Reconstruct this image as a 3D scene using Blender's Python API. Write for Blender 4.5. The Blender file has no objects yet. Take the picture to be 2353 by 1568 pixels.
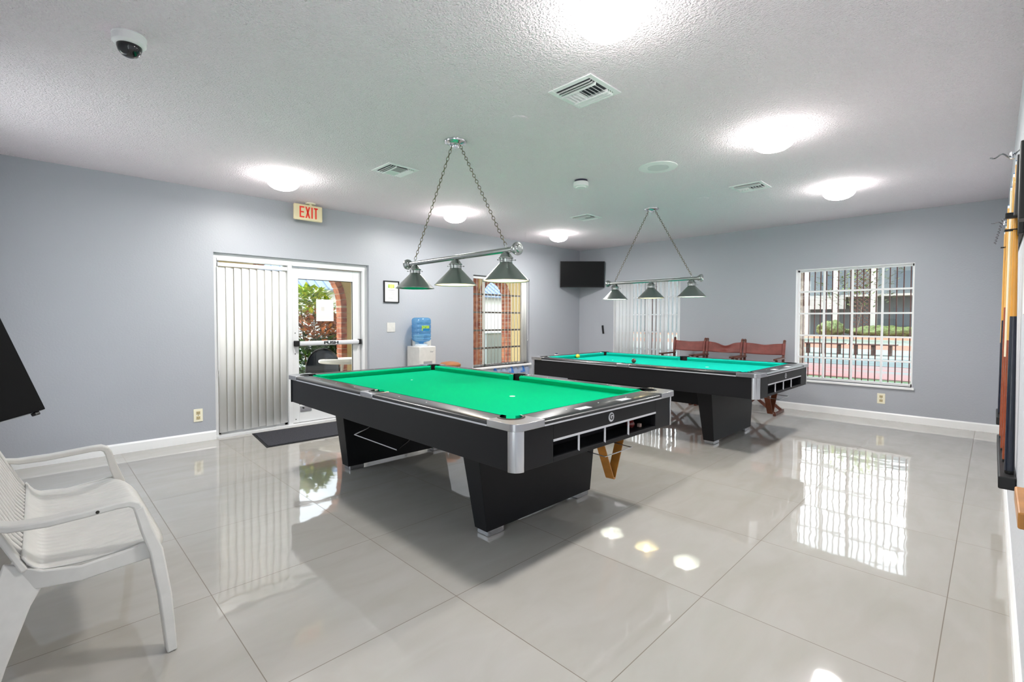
import bpy, bmesh, math, random
from mathutils import Vector, Matrix
random.seed(7)
C = bpy.context.scene.collection
PI = math.pi
# ------------------------------------------------------------------ helpers
class B:
    def __init__(s): s.bm = bmesh.new()
    def _m(s, vs, M):
        if M is not None:
            for v in vs: v.co = M @ v.co
    def box(s, c, d, M=None, rz=0):
        r = bmesh.ops.create_cube(s.bm, size=1)['verts']
        R = Matrix.Rotation(rz, 4, 'Z')
        for v in r:
            v.co = Vector((v.co.x*d[0], v.co.y*d[1], v.co.z*d[2]))
            if rz: v.co = R @ v.co
            v.co += Vector(c)
        s._m(r, M); return s
    def bb(s, x0, x1, y0, y1, z0, z1, M=None):
        return s.box(((x0+x1)/2, (y0+y1)/2, (z0+z1)/2), (x1-x0, y1-y0, z1-z0), M)
    def prism(s, poly, z0, z1, M=None):
        a = [s.bm.verts.new((x, y, z0)) for x, y in poly]
        b = [s.bm.verts.new((x, y, z1)) for x, y in poly]
        n = len(poly)
        s.bm.faces.new(a[::-1]); s.bm.faces.new(b)
        for i in range(n): s.bm.faces.new((a[i], a[(i+1) % n], b[(i+1) % n], b[i]))
        s._m(a+b, M); return s
    def hexa(s, p):                       # 8 points, bottom 4 then top 4
        v = [s.bm.verts.new(q) for q in p]
        for f in ((3,2,1,0),(4,5,6,7),(0,1,5,4),(1,2,6,5),(2,3,7,6),(3,0,4,7)): s.bm.faces.new([v[i] for i in f])
        return s
    def lathe(s, prof, n=32, c=(0,0,0), M=None, a0=0, a1=2*PI, closed=True):
        full = abs(a1-a0-2*PI) < 1e-6
        m = n if full else n+1
        rings = []
        for r, z in prof:
            if r < 1e-6 and full: rings.append([s.bm.verts.new((c[0], c[1], c[2]+z))]); continue
            rings.append([s.bm.verts.new((c[0]+r*math.cos(a0+(a1-a0)*i/n), c[1]+r*math.sin(a0+(a1-a0)*i/n), c[2]+z)) for i in range(m)])
        for k in range(len(rings)-1):
            p, q = rings[k], rings[k+1]
            for i in range(n):
                j = (i+1) % m if full else i+1
                if len(p) == 1 and len(q) == 1: continue
                if len(p) == 1: s.bm.faces.new((p[0], q[j], q[i]))
                elif len(q) == 1: s.bm.faces.new((p[i], p[j], q[0]))
                else: s.bm.faces.new((p[i], p[j], q[j], q[i]))
        s._m([v for r in rings for v in r], M); return s
    def tube(s, pts, r, n=10, cyc=False, rad=None):
        P = [Vector(p) for p in pts]; N = len(P); rings = []
        prev = None
        for i, p in enumerate(P):
            if cyc: t = P[(i+1) % N]-P[i-1]
            else: t = P[min(i+1, N-1)]-P[max(i-1, 0)]
            t.normalize()
            if prev is None:
                u = t.orthogonal().normalized()
            else:
                u = (prev-t*prev.dot(t))
                u = u.normalized() if u.length > 1e-6 else t.orthogonal().normalized()
            prev = u; w = t.cross(u)
            rr = rad[i] if rad else r
            rings.append([s.bm.verts.new(p+(u*math.cos(2*PI*k/n)+w*math.sin(2*PI*k/n))*rr) for k in range(n)])
        for i in range(N if cyc else N-1):
            a, b = rings[i], rings[(i+1) % N]
            for k in range(n): s.bm.faces.new((a[k], a[(k+1) % n], b[(k+1) % n], b[k]))
        if not cyc:
            s.bm.faces.new(rings[0][::-1]); s.bm.faces.new(rings[-1])
        return s
    def sweep(s, pts, sec, ups=None):     # sec: per-point (width, thickness); up: Vector normal to the width
        P = [Vector(p) for p in pts]; N = len(P); rings = []
        for i, p in enumerate(P):
            t = (P[min(i+1, N-1)]-P[max(i-1, 0)]).normalized()
            up = Vector(ups[i] if isinstance(ups, list) else ups)
            side = t.cross(up).normalized(); up2 = side.cross(t).normalized()
            w, h = sec[i] if isinstance(sec, list) else sec
            rings.append([s.bm.verts.new(p+side*a*w/2+up2*b*h/2) for a, b in ((-1,-1),(1,-1),(1,1),(-1,1))])
        for i in range(N-1):
            a, b = rings[i], rings[i+1]
            for k in range(4): s.bm.faces.new((a[k], a[(k+1) % 4], b[(k+1) % 4], b[k]))
        s.bm.faces.new(rings[0][::-1]); s.bm.faces.new(rings[-1]); return s
    def cyl(s, a, b, r, r2=None, n=20):
        return s.tube([a, b], r, n, rad=[r, r if r2 is None else r2])
    def ball(s, c, r, sc=(1,1,1), u=24, v=14):
        vs = bmesh.ops.create_uvsphere(s.bm, u_segments=u, v_segments=v, radius=r)['verts']
        for q in vs: q.co = Vector((q.co.x*sc[0], q.co.y*sc[1], q.co.z*sc[2]))+Vector(c)
        return s
    def grid(s, f, nu, nv):
        g = [[s.bm.verts.new(f(i/nu, j/nv)) for j in range(nv+1)] for i in range(nu+1)]
        for i in range(nu):
            for j in range(nv): s.bm.faces.new((g[i][j], g[i+1][j], g[i+1][j+1], g[i][j+1]))
        return s
    def out(s, name, mat, parent=None, smooth=False, bev=0, solid=0, seg=2, label=None, ang=35, sub=0):
        bmesh.ops.recalc_face_normals(s.bm, faces=s.bm.faces)
        me = bpy.data.meshes.new(name); s.bm.to_mesh(me); s.bm.free()
        o = bpy.data.objects.new(name, me); C.objects.link(o)
        me.materials.append(mat)
        if smooth:
            for p in me.polygons: p.use_smooth = True
            me.set_sharp_from_angle(angle=math.radians(ang))
        if parent is not None: o.parent = parent
        if solid:
            m = o.modifiers.new('s', 'SOLIDIFY'); m.thickness = solid; m.offset = 0
        if bev:
            m = o.modifiers.new('b', 'BEVEL'); m.width = bev; m.segments = seg; m.limit_method = 'ANGLE'; m.angle_limit = math.radians(40)
            m.harden_normals = False
        if sub:
            m = o.modifiers.new('d', 'SUBSURF'); m.levels = sub; m.render_levels = sub
        if label: o['label'] = label
        return o
def tag(o, label, cat, group=None, kind=None):
    o['label'] = label; o['category'] = cat
    if group: o['group'] = group
    if kind: o['kind'] = kind
    return o
def thing(name, label, cat, loc=(0,0,0), rz=0, group=None):
    o = bpy.data.objects.new(name, None); C.objects.link(o); o.location = loc; o.rotation_euler = (0,0,rz)
    o.empty_display_size = .1
    return tag(o, label, cat, group)
def structure(name, loc=(0,0,0)):
    o = bpy.data.objects.new(name, None); C.objects.link(o); o.location = loc; o['kind'] = 'structure'; return o
def S(o): o['kind'] = 'structure'; return o
def dup(root, loc, rz, label, group=None):
    r = root.copy(); C.objects.link(r); r.location = loc; r.rotation_euler = (0,0,rz); r['label'] = label
    if group: r['group'] = group
    for ch in list(root.children):
        c = ch.copy(); C.objects.link(c); c.parent = r
        for g in ch.children:
            d = g.copy(); C.objects.link(d); d.parent = c
    return r
def text(name, body, size, mat, parent, M, extrude=.001, align='CENTER', offset=0, shear=0, sx=1):
    cu = bpy.data.curves.new(name, 'FONT'); cu.body = body; cu.size = size; cu.extrude = extrude
    cu.align_x = align; cu.align_y = 'CENTER'; cu.offset = offset; cu.shear = shear
    t = bpy.data.objects.new(name, cu); C.objects.link(t)
    bpy.context.view_layer.update()
    me = bpy.data.meshes.new_from_object(t.evaluated_get(bpy.context.evaluated_depsgraph_get()))
    bpy.data.objects.remove(t)
    o = bpy.data.objects.new(name, me); C.objects.link(o); me.materials.clear(); me.materials.append(mat)
    me.transform(Matrix.Diagonal((sx,1,1,1))); me.transform(M)
    if parent is not None: o.parent = parent
    return o
# ------------------------------------------------------------------ materials
def lin(c): return tuple(((x/255)/12.92 if x/255 <= .04045 else ((x/255+.055)/1.055)**2.4) for x in c)
def mat(name, col, rough=.5, metal=0, bump=0, bscale=100, bdist=.002, var=0, vscale=8, spec=.5, coat=0, emit=None, es=0, trans=0, ior=1.45, stretch=None, c2=None, coords='Object', detail=3, sheen=0):
    m = bpy.data.materials.new(name); m.use_nodes = True; nt = m.node_tree; N = nt.nodes; L = nt.links
    b = N['Principled BSDF']; c = lin(col)
    b.inputs['Base Color'].default_value = (*c, 1); b.inputs['Roughness'].default_value = rough; b.inputs['Metallic'].default_value = metal
    b.inputs['Specular IOR Level'].default_value = spec; b.inputs['Coat Weight'].default_value = coat; b.inputs['IOR'].default_value = ior
    b.inputs['Transmission Weight'].default_value = trans
    if sheen: b.inputs['Sheen Weight'].default_value = sheen
    if emit: b.inputs['Emission Color'].default_value = (*lin(emit), 1); b.inputs['Emission Strength'].default_value = es
    tc = N.new('ShaderNodeTexCoord')
    mp = N.new('ShaderNodeMapping'); L.new(tc.outputs[coords], mp.inputs[0])
    if stretch: mp.inputs['Scale'].default_value = stretch
    if var or c2:
        n = N.new('ShaderNodeTexNoise'); n.inputs['Scale'].default_value = vscale; n.inputs['Detail'].default_value = detail; L.new(mp.outputs[0], n.inputs['Vector'])
        r = N.new('ShaderNodeValToRGB'); L.new(n.outputs['Fac'], r.inputs[0])
        k2 = lin(c2) if c2 else tuple(x*(1-var) for x in c)
        k1 = c if c2 else tuple(min(1, x*(1+var)) for x in c)
        r.color_ramp.elements[0].position = .35; r.color_ramp.elements[1].position = .65
        r.color_ramp.elements[0].color = (*k2, 1); r.color_ramp.elements[1].color = (*k1, 1)
        L.new(r.outputs[0], b.inputs['Base Color'])
    if bump:
        n = N.new('ShaderNodeTexNoise'); n.inputs['Scale'].default_value = bscale; n.inputs['Detail'].default_value = 2; L.new(mp.outputs[0], n.inputs['Vector'])
        bp = N.new('ShaderNodeBump'); bp.inputs['Strength'].default_value = bump; bp.inputs['Distance'].default_value = bdist
        L.new(n.outputs['Fac'], bp.inputs['Height']); L.new(bp.outputs[0], b.inputs['Normal'])
    return m
def emission(name, col, s):
    m = bpy.data.materials.new(name); m.use_nodes = True; nt = m.node_tree; nt.nodes.clear()
    e = nt.nodes.new('ShaderNodeEmission'); o = nt.nodes.new('ShaderNodeOutputMaterial'); nt.links.new(e.outputs[0], o.inputs[0])
    e.inputs[0].default_value = (*lin(col), 1); e.inputs[1].default_value = s; return m
def glassy(name, tint=(255,255,255), gl=.07, rough=0.0, diff=0, dcol=(255,255,255)):
    m = bpy.data.materials.new(name); m.use_nodes = True; nt = m.node_tree; nt.nodes.clear(); N = nt.nodes; L = nt.links
    t = N.new('ShaderNodeBsdfTransparent'); t.inputs[0].default_value = (*lin(tint), 1)
    g = N.new('ShaderNodeBsdfGlossy'); g.inputs['Roughness'].default_value = rough
    mx = N.new('ShaderNodeMixShader'); mx.inputs[0].default_value = gl
    o = N.new('ShaderNodeOutputMaterial'); L.new(t.outputs[0], mx.inputs[1]); L.new(g.outputs[0], mx.inputs[2]); last = mx
    if diff:
        d = N.new('ShaderNodeBsdfDiffuse'); d.inputs[0].default_value = (*lin(dcol), 1)
        m2 = N.new('ShaderNodeMixShader'); m2.inputs[0].default_value = diff; L.new(mx.outputs[0], m2.inputs[1]); L.new(d.outputs[0], m2.inputs[2]); last = m2
    L.new(last.outputs[0], o.inputs[0]); return m

def transl(name, col, fac):
    m = bpy.data.materials.new(name); m.use_nodes = True; nt = m.node_tree; N = nt.nodes; b = N['Principled BSDF']
    b.inputs['Base Color'].default_value = (*lin(col), 1); b.inputs['Roughness'].default_value = .45
    t = N.new('ShaderNodeBsdfTranslucent'); t.inputs[0].default_value = (*lin(col), 1)
    mx = N.new('ShaderNodeMixShader'); mx.inputs[0].default_value = fac
    nt.links.new(b.outputs[0], mx.inputs[1]); nt.links.new(t.outputs[0], mx.inputs[2]); nt.links.new(mx.outputs[0], N['Material Output'].inputs[0])
    return m
M_wall = mat('wall_paint', (170,173,180), .42, bump=.35, bscale=60, bdist=.003, spec=.5)
M_wallR = mat('wall_paint_white', (206,209,216), .45, bump=.8, bscale=45, bdist=.004)
M_ceil = mat('popcorn_ceiling', (247,236,242), .85, bump=1, bscale=100, bdist=.018, spec=.2)
M_white = mat('white_trim', (240,240,240), .35)
M_whitem = mat('white_metal', (222,223,224), .3)
M_blind = transl('vinyl_slat', (236,236,234), .12)
M_blind2 = transl('vinyl_slat_translucent', (240,240,240), .6)
M_glass = glassy('window_glass', (252,254,253), .04)
M_plastic = mat('white_plastic', (206,204,200), .4, var=.03, vscale=20)
M_ivory = mat('ivory_plastic', (238,232,208), .35)
M_slot = mat('dark_slot', (40,36,30), .6)
M_black = mat('black_laminate', (22,22,25), .45, spec=.25, bump=.12, bscale=300, bdist=.0006)
M_rail = mat('black_rail', (20,20,23), .3, coat=.1)
M_dark = mat('ball_tray_black', (14,15,22), .35)
M_chrome = mat('brushed_aluminium', (205,206,210), .2, metal=1, bump=.05, bscale=40, stretch=(1,1,.05))
M_cast = mat('satin_aluminium_casting', (178,178,182), .27, metal=1)
M_strip = mat('silver_strip', (200,200,206), .4, metal=.3)
M_rubber = mat('black_rubber', (12,12,13), .5)
M_pew = mat('brushed_pewter', (168,172,170), .24, metal=1)
M_pewd = mat('pewter_shade', (150,156,152), .3, metal=1)
M_chain = mat('dark_brass_chain', (120,112,90), .35, metal=1)
M_cloth = mat('green_table_cloth', (0,168,118), .9, var=.03, vscale=200, spec=.02)
M_cloth2 = mat('green_cloth_white_light_tint', (16,176,158), .9, var=.03, vscale=200, spec=.02)  # green cloth with the teal cast of whiter light put into its colour
M_spot = mat('white_spot', (240,240,235), .6)
M_tv = mat('tv_black', (18,18,20), .28)
M_screen = mat('tv_screen', (14,14,16), .3, spec=.2)
M_wood = mat('dark_wood', (92,52,40), .4, var=.25, vscale=14, stretch=(1,1,.1))
M_leather = mat('brown_leather', (126,66,60), .5, var=.15, vscale=9, bump=.2, bscale=120)
M_oak = mat('oak_rack', (176,118,52), .35, var=.18, vscale=10)
M_oak2 = mat('walnut_rack', (120,66,44), .4, var=.2, vscale=10)
M_maple = mat('maple_cue', (214,164,84), .25, coat=.4, var=.06, vscale=6)
M_maple2 = mat('amber_cue', (214,150,56), .25, coat=.4, var=.06, vscale=6)
M_butt = mat('navy_cue_butt', (24,30,46), .25, coat=.4)
M_butt2 = mat('mahogany_cue_butt', (140,68,42), .25, coat=.4, var=.15, vscale=20)
M_mat = mat('door_mat_carpet', (54,54,60), .95, bump=1, bscale=220, bdist=.006, var=.3, vscale=90)
M_matr = mat('door_mat_rubber', (30,30,32), .7)
M_paper = mat('paper', (236,236,234), .7)
M_ink = mat('grey_ink', (150,150,152), .7)
M_inkb = mat('black_ink', (25,25,25), .5)
M_frame = mat('black_frame', (22,22,24), .35)
M_exit = mat('exit_cream', (232,218,180), .45)
M_red = mat('exit_red', (214,62,46), .45, emit=(214,50,36), es=.1)
M_bottle = glassy('blue_bottle', (176,216,240), .12, .05, diff=.22, dcol=(110,178,226))
M_green = mat('label_green', (60,150,60), .5, c2=(190,200,70), vscale=30)
M_blue = mat('label_blue', (20,110,160), .5)
M_tape = mat('blue_masking_tape', (60,120,200), .6, var=.1)
M_poly = glassy('plastic_sheet', (225,232,245), .18, .25, diff=.55, dcol=(190,205,232))
M_brownv = mat('brown_vinyl', (150,96,58), .4, var=.1)
M_steel = mat('steel_leg', (120,120,124), .3, metal=1)
M_blueframe = mat('blue_print', (90,128,190), .25, var=.15, vscale=5)
M_vent = mat('vent_white', (242,242,242), .4)
M_ventd = mat('vent_dark', (70,74,78), .7)
M_dome = mat('camera_dome', (22,22,25), .08, coat=.5)
M_lamp = emission('lamp_glass_glow', (255,252,248), 16)
M_bulbW = emission('bulb_white', (255,252,246), 45)
M_bulbY = emission('bulb_warm', (255,222,160), 45)
M_bulb0 = mat('bulb_unlit', (230,230,226), .3)
M_inner = mat('shade_inner_white', (238,236,228), .5)

def floor_mat():
    m = bpy.data.materials.new('glossy_porcelain_tile'); m.use_nodes = True; nt = m.node_tree; N = nt.nodes; L = nt.links
    b = N['Principled BSDF']; tc = N.new('ShaderNodeTexCoord')
    sx = N.new('ShaderNodeSeparateXYZ'); L.new(tc.outputs['Object'], sx.inputs[0])
    def M(op, a, bb=None):
        n = N.new('ShaderNodeMath'); n.operation = op
        for i, v in enumerate((a, bb)):
            if v is None: continue
            if isinstance(v, (int, float)): n.inputs[i].default_value = v
            else: L.new(v, n.inputs[i])
        return n.outputs[0]
    def line(o, off):
        t = M('DIVIDE', M('SUBTRACT', o, off), .8)
        f = M('FRACT', M('ADD', t, 20)); d = M('MINIMUM', f, M('SUBTRACT', 1, f))
        return M('LESS_THAN', d, .0017/.8), M('FLOOR', M('ADD', t, 20))
    lx, ix = line(sx.outputs[0], 3.2916); ly, iy = line(sx.outputs[1], .5556)
    g = M('MAXIMUM', lx, ly)
    cb = N.new('ShaderNodeCombineXYZ'); L.new(ix, cb.inputs[0]); L.new(iy, cb.inputs[1])
    wn = N.new('ShaderNodeTexWhiteNoise'); L.new(cb.outputs[0], wn.inputs['Vector'])
    # veining, offset for each tile
    add = N.new('ShaderNodeVectorMath'); add.operation = 'MULTIPLY_ADD'; L.new(wn.outputs['Color'], add.inputs[0]); add.inputs[1].default_value = (9,9,9); L.new(tc.outputs['Object'], add.inputs[2])
    mp = N.new('ShaderNodeMapping'); mp.inputs['Scale'].default_value = (3.2,1.1,1); mp.inputs['Rotation'].default_value = (0,0,.5); L.new(add.outputs[0], mp.inputs[0])
    n1 = N.new('ShaderNodeTexNoise'); n1.inputs['Scale'].default_value = 2.2; n1.inputs['Detail'].default_value = 8; n1.inputs['Distortion'].default_value = .8; L.new(mp.outputs[0], n1.inputs['Vector'])
    r = N.new('ShaderNodeValToRGB'); L.new(n1.outputs['Fac'], r.inputs[0])
    r.color_ramp.elements[0].position = .3; r.color_ramp.elements[0].color = (*lin((168,164,156)), 1)
    r.color_ramp.elements[1].position = .7; r.color_ramp.elements[1].color = (*lin((175,171,165)), 1)
    hv = N.new('ShaderNodeHueSaturation'); L.new(r.outputs[0], hv.inputs['Color'])
    L.new(M('ADD', M('MULTIPLY', wn.outputs['Value'], .05), .975), hv.inputs['Value'])
    mx = N.new('ShaderNodeMix'); mx.data_type = 'RGBA'; L.new(g, mx.inputs[0]); L.new(hv.outputs[0], mx.inputs[6]); mx.inputs[7].default_value = (*lin((112,102,90)), 1)
    L.new(mx.outputs[2], b.inputs['Base Color'])
    L.new(M('ADD', M('MULTIPLY', g, .5), .045), b.inputs['Roughness'])
    b.inputs['IOR'].default_value = 1.52
    b.inputs['Coat Weight'].default_value = .35; b.inputs['Coat Roughness'].default_value = .03
    n2 = N.new('ShaderNodeTexNoise'); n2.inputs['Scale'].default_value = 7; n2.inputs['Detail'].default_value = 1; L.new(tc.outputs['Object'], n2.inputs['Vector'])
    bp = N.new('ShaderNodeBump'); bp.inputs['Strength'].default_value = .12; bp.inputs['Distance'].default_value = .006
    L.new(n2.outputs['Fac'], bp.inputs['Height'])
    # every tile lies a hair out of level
    tl = N.new('ShaderNodeVectorMath'); tl.operation = 'MULTIPLY_ADD'; L.new(wn.outputs['Color'], tl.inputs[0]); tl.inputs[1].default_value = (.006,.006,0); L.new(bp.outputs[0], tl.inputs[2])
    nm = N.new('ShaderNodeVectorMath'); nm.operation = 'NORMALIZE'; L.new(tl.outputs[0], nm.inputs[0])
    L.new(nm.outputs[0], b.inputs['Normal']); L.new(nm.outputs[0], b.inputs['Coat Normal'])
    return m
def brick_mat():
    m = bpy.data.materials.new('red_brick'); m.use_nodes = True; nt = m.node_tree; N = nt.nodes; L = nt.links
    b = N['Principled BSDF']; b.inputs['Roughness'].default_value = .85
    tc = N.new('ShaderNodeTexCoord'); n = N.new('ShaderNodeTexNoise'); n.inputs['Scale'].default_value = 9; n.inputs['Detail'].default_value = 1
    L.new(tc.outputs['Object'], n.inputs['Vector']); r = N.new('ShaderNodeValToRGB'); L.new(n.outputs['Fac'], r.inputs[0])
    e = r.color_ramp.elements; e[0].position = .35; e[0].color = (*lin((160,84,66)), 1); e[1].position = .65; e[1].color = (*lin((208,138,104)), 1)
    L.new(r.outputs[0], b.inputs['Base Color']); return m
M_floor = floor_mat(); M_brick = brick_mat()
M_mortar = mat('brick_mortar', (214,196,176), .9)
M_cream = mat('cream_stucco', (238,214,156), .85, bump=.5, bscale=20, bdist=.01)
M_outw = mat('white_stucco', (236,234,228), .85)
M_outg = mat('grey_stucco', (170,176,178), .85)
M_roof = mat('blue_grey_metal_roof', (128,142,168), .5)
M_conc = mat('porch_concrete', (200,190,176), .8, var=.06, vscale=3)
M_grass = mat('lawn', (66,88,54), .95, var=.35, vscale=14)
M_orange = mat('orange_court', (226,150,104), .9, var=.1, vscale=2)
M_teal = mat('green_court', (120,160,150), .9, var=.08, vscale=2)
M_bark = mat('tree_bark', (128,112,98), .9, var=.3, vscale=12, bump=.8, bscale=18, bdist=.02)
M_hedge = mat('hedge_leaf', (92,104,58), .7, var=.4, vscale=8)
M_iron = mat('rust_brown_iron_bar', (96,54,48), .6)
M_latt = mat('brown_lattice', (112,84,72), .7)
M_leafY = mat('croton_yellow_leaf', (216,222,70), .4, c2=(90,150,40), vscale=18)
M_leafR = mat('croton_red_leaf', (222,134,96), .4, c2=(150,128,60), vscale=14)
M_leafG = mat('croton_green_leaf', (72,112,40), .4, c2=(40,70,30), vscale=14)
M_mesh = mat('black_mesh_chair', (34,40,48), .3, metal=.4)
M_bench = mat('picnic_wood', (84,62,54), .8)

# ------------------------------------------------------------------ camera
R = Matrix(((0.70571,0.70845,-0.00832),(0,0,0),(0,0,0)))
yaw, pitch, roll = CAMROT = (0.7876, -0.0271, 0.0016)
f = Vector((-math.sin(yaw), math.cos(yaw), 0)); r = Vector((math.cos(yaw), math.sin(yaw), 0)); u = Vector((0,0,1))
f2 = f*math.cos(pitch)+u*math.sin(pitch); u2 = u*math.cos(pitch)-f*math.sin(pitch)
r3 = r*math.cos(roll)+u2*math.sin(roll); u3 = u2*math.cos(roll)-r*math.sin(roll)
cam = bpy.data.cameras.new('camera'); co = bpy.data.objects.new('camera', cam); C.objects.link(co)
mw = Matrix(((r3.x,u3.x,-f2.x,5.8155),(r3.y,u3.y,-f2.y,0),(r3.z,u3.z,-f2.z,1.2777),(0,0,0,1)))
co.matrix_world = mw
cam.sensor_width = 36; cam.lens = 36*1100.74/2353; cam.shift_y = -(784-764.2)/2353; cam.clip_start = .02; cam.clip_end = 300
bpy.context.scene.camera = co

# ------------------------------------------------------------------ room shell
XR, YB, H, YF = 5.906, 7.678, 2.636, -.36
T = .16
S(B().bb(-T, XR+T, YF-T, YB+T, -.12, 0).out('floor', M_floor))
S(B().bb(-T, XR+T, YF-T, YB+T, H, H+.12).out('ceiling', M_ceil))
D0, D1, DH = 1.345, 3.128, 1.985           # storefront opening in the left wall
A0, A1, AZ0, AZ1 = 4.925, 6.232, .505, 1.985
W20, W21 = .80, 2.10; W30, W31 = 3.826, 5.122; WZ0, WZ1 = .44, 1.985
b = B()
b.bb(-T, 0, YF-T, D0, 0, H).bb(-T, 0, D0, D1, DH, H).bb(-T, 0, D1, A0, 0, H).bb(-T, 0, A0, A1, 0, AZ0).bb(-T, 0, A0, A1, AZ1, H).bb(-T, 0, A1, YB+T, 0, H)
S(b.out('wall_left', M_wall))
b = B()
b.bb(0, W20, YB, YB+T, 0, H).bb(W20, W21, YB, YB+T, 0, WZ0).bb(W20, W21, YB, YB+T, WZ1, H).bb(W21, W30, YB, YB+T, 0, H)
b.bb(W30, W31, YB, YB+T, 0, WZ0).bb(W30, W31, YB, YB+T, WZ1, H).bb(W31, XR+T, YB, YB+T, 0, H)
S(b.out('wall_back', M_wall))
S(B().bb(XR, XR+T, YF-T, YB, 0, H).out('wall_right', M_wallR))
FW = ((.9,2.1),(4.7,5.75)); FZ0, FZ1 = .25, 2.45          # unseen glazed openings added behind the camera to let in daylight
b = B().bb(0,XR,YF-T,YF,0,FZ0).bb(0,XR,YF-T,YF,FZ1,H).bb(0,FW[0][0],YF-T,YF,FZ0,FZ1).bb(FW[0][1],FW[1][0],YF-T,YF,FZ0,FZ1).bb(FW[1][1],XR,YF-T,YF,FZ0,FZ1)
S(b.out('wall_front', M_wallR))
for k, (xa, xb) in enumerate(FW):
    w = structure('window_%d' % (5+k))
    B().bb(xa,xa+.04,YF-.12,YF-.06,FZ0,FZ1).bb(xb-.04,xb,YF-.12,YF-.06,FZ0,FZ1).bb(xa,xb,YF-.12,YF-.06,FZ0,FZ0+.04).bb(xa,xb,YF-.12,YF-.06,FZ1-.04,FZ1).out('window_frame', M_whitem, w)
    B().bb(xa+.04,xb-.04,YF-.095,YF-.09,FZ0+.04,FZ1-.04).out('window_pane', M_glass, w)
def baseb(name, segs):
    b = B()
    for (x0, x1, y0, y1) in segs:
        b.bb(x0, x1, y0, y1, 0, .08)
        dx, dy = x1-x0, y1-y0
        if dx < dy:
            if x0 < 1: b.hexa([(x0,y0,.08),(x1,y0,.08),(x1,y1,.08),(x0,y1,.08),(x0,y0,.095),(x0+.006,y0,.095),(x0+.006,y1,.095),(x0,y1,.095)])
            else: b.hexa([(x0,y0,.08),(x1,y0,.08),(x1,y1,.08),(x0,y1,.08),(x1-.006,y0,.095),(x1,y0,.095),(x1,y1,.095),(x1-.006,y1,.095)])
        else: b.hexa([(x0,y0,.08),(x1,y0,.08),(x1,y1,.08),(x0,y1,.08),(x0,y1-.006,.095),(x1,y1-.006,.095),(x1,y1,.095),(x0,y1,.095)])
    return S(b.out(name, M_white))
baseb('baseboard_left', [(0,.015,YF+.016,D0),(0,.015,D1,YB)])
baseb('baseboard_back', [(.016,XR-.016,YB-.015,YB)])
baseb('baseboard_right', [(XR-.015,XR,YF,YB)])

# ------------------------------------------------------------------ storefront: frame, sidelight, door leaf
fx0, fx1 = -.13, -.05
fr = S(B().bb(fx0,fx1,D0,D0+.04,0,DH-.055).bb(fx0,fx1,D1-.045,D1,0,DH-.055).bb(fx0,fx1,2.115,2.165,0,DH-.055).bb(fx0,fx1,D0,D1,DH-.055,DH)
       .bb(fx0+.01,fx1+.012,D0+.04,2.115,DH-.08,DH-.055).bb(fx0+.01,fx1+.012,2.165,D1-.045,DH-.08,DH-.055)
       .bb(fx0+.01,fx1+.014,D1-.075,D1-.045,0,DH-.055).out('trim_1', M_whitem, bev=.003))
B().bb(-.13,-.002,D0+.001,D1-.001,0,.022).out('threshold', M_whitem, fr)
w = structure('window_1')
B().bb(-.125,-.105,D0+.04,2.115,.03,DH-.08).out('window_pane', M_glass, w)
B().bb(-.13,-.10,D0+.04,D0+.07,.022,DH-.08).bb(-.13,-.10,2.085,2.115,.022,DH-.08).bb(-.13,-.10,D0+.04,2.115,.022,.10).out('window_frame', M_whitem, w)
d = structure('door_1')
y0, y1 = 2.172, 3.045; z0, z1 = .028, DH-.085
B().bb(-.125,-.08,y0,y0+.075,z0,z1).bb(-.125,-.08,y1-.105,y1,z0,z1).bb(-.125,-.08,y0+.075,y1-.105,1.762,z1).bb(-.125,-.08,y0+.075,y1-.105,z0,.235).out('door_frame', M_whitem, d, bev=.003)
B().bb(-.106,-.1,y0+.075,y1-.105,.235,1.762).out('door_pane', M_glass, d)
B().bb(-.099,-.092,y0+.075,y0+.08,.235,1.762).bb(-.099,-.088,y1-.11,y1-.105,.235,1.762).bb(-.099,-.092,y0+.08,y1-.11,1.756,1.762).out('door_gasket', M_rubber, d)
pb = B().bb(-.06,-.015,2.235,3.0,.955,1.012).out('push_bar', mat('push_bar_silver', (214,215,220), .3, metal=.15), d, bev=.02, seg=5, smooth=True)
B().bb(-.08,-.018,2.185,2.235,.950,1.018).bb(-.08,-.018,3.0,3.03,.950,1.018).out('end_cap', M_rubber, pb, bev=.006)
B().bb(-.08,-.06,2.2,3.02,.97,1.0).out('mounting_plate', M_whitem, pb)
MX = Matrix(((0,0,1,0),(1,0,0,0),(0,1,0,0),(0,0,0,1)))       # text plane facing +x: text x -> world y
text('lettering', 'PUSH', .046, M_inkb, pb, Matrix.Translation((-.0147,2.62,.984)) @ MX, extrude=.0006, offset=.0022, sx=1.7)
n = B().bb(-.0985,-.0955,2.468,2.688,1.252,1.522).out('paper_notice', M_paper, d)
b = B().bb(-.0953,-.0950,2.53,2.57,1.38,1.43)
for i in range(5): b.bb(-.0953,-.0950,2.5,2.65-.02*(i % 2),1.34-i*.016,1.343-i*.016)
b.out('printed_text', mat('faint_ink', (214,212,206), .7), n)
B().bb(-.08,-.074,2.255,2.39,.155,.22).out('kick_latch_plate', M_chrome, d); B().cyl((-.08,2.29,.2),(-.062,2.29,.2),.009).out('latch_knob', M_inkb, d)
b = B()
for zz in (1.11,.86,.07): b.cyl((-.081,2.205,zz),(-.077,2.205,zz),.006)
b.out('screw_heads', M_inkb, d)

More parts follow.
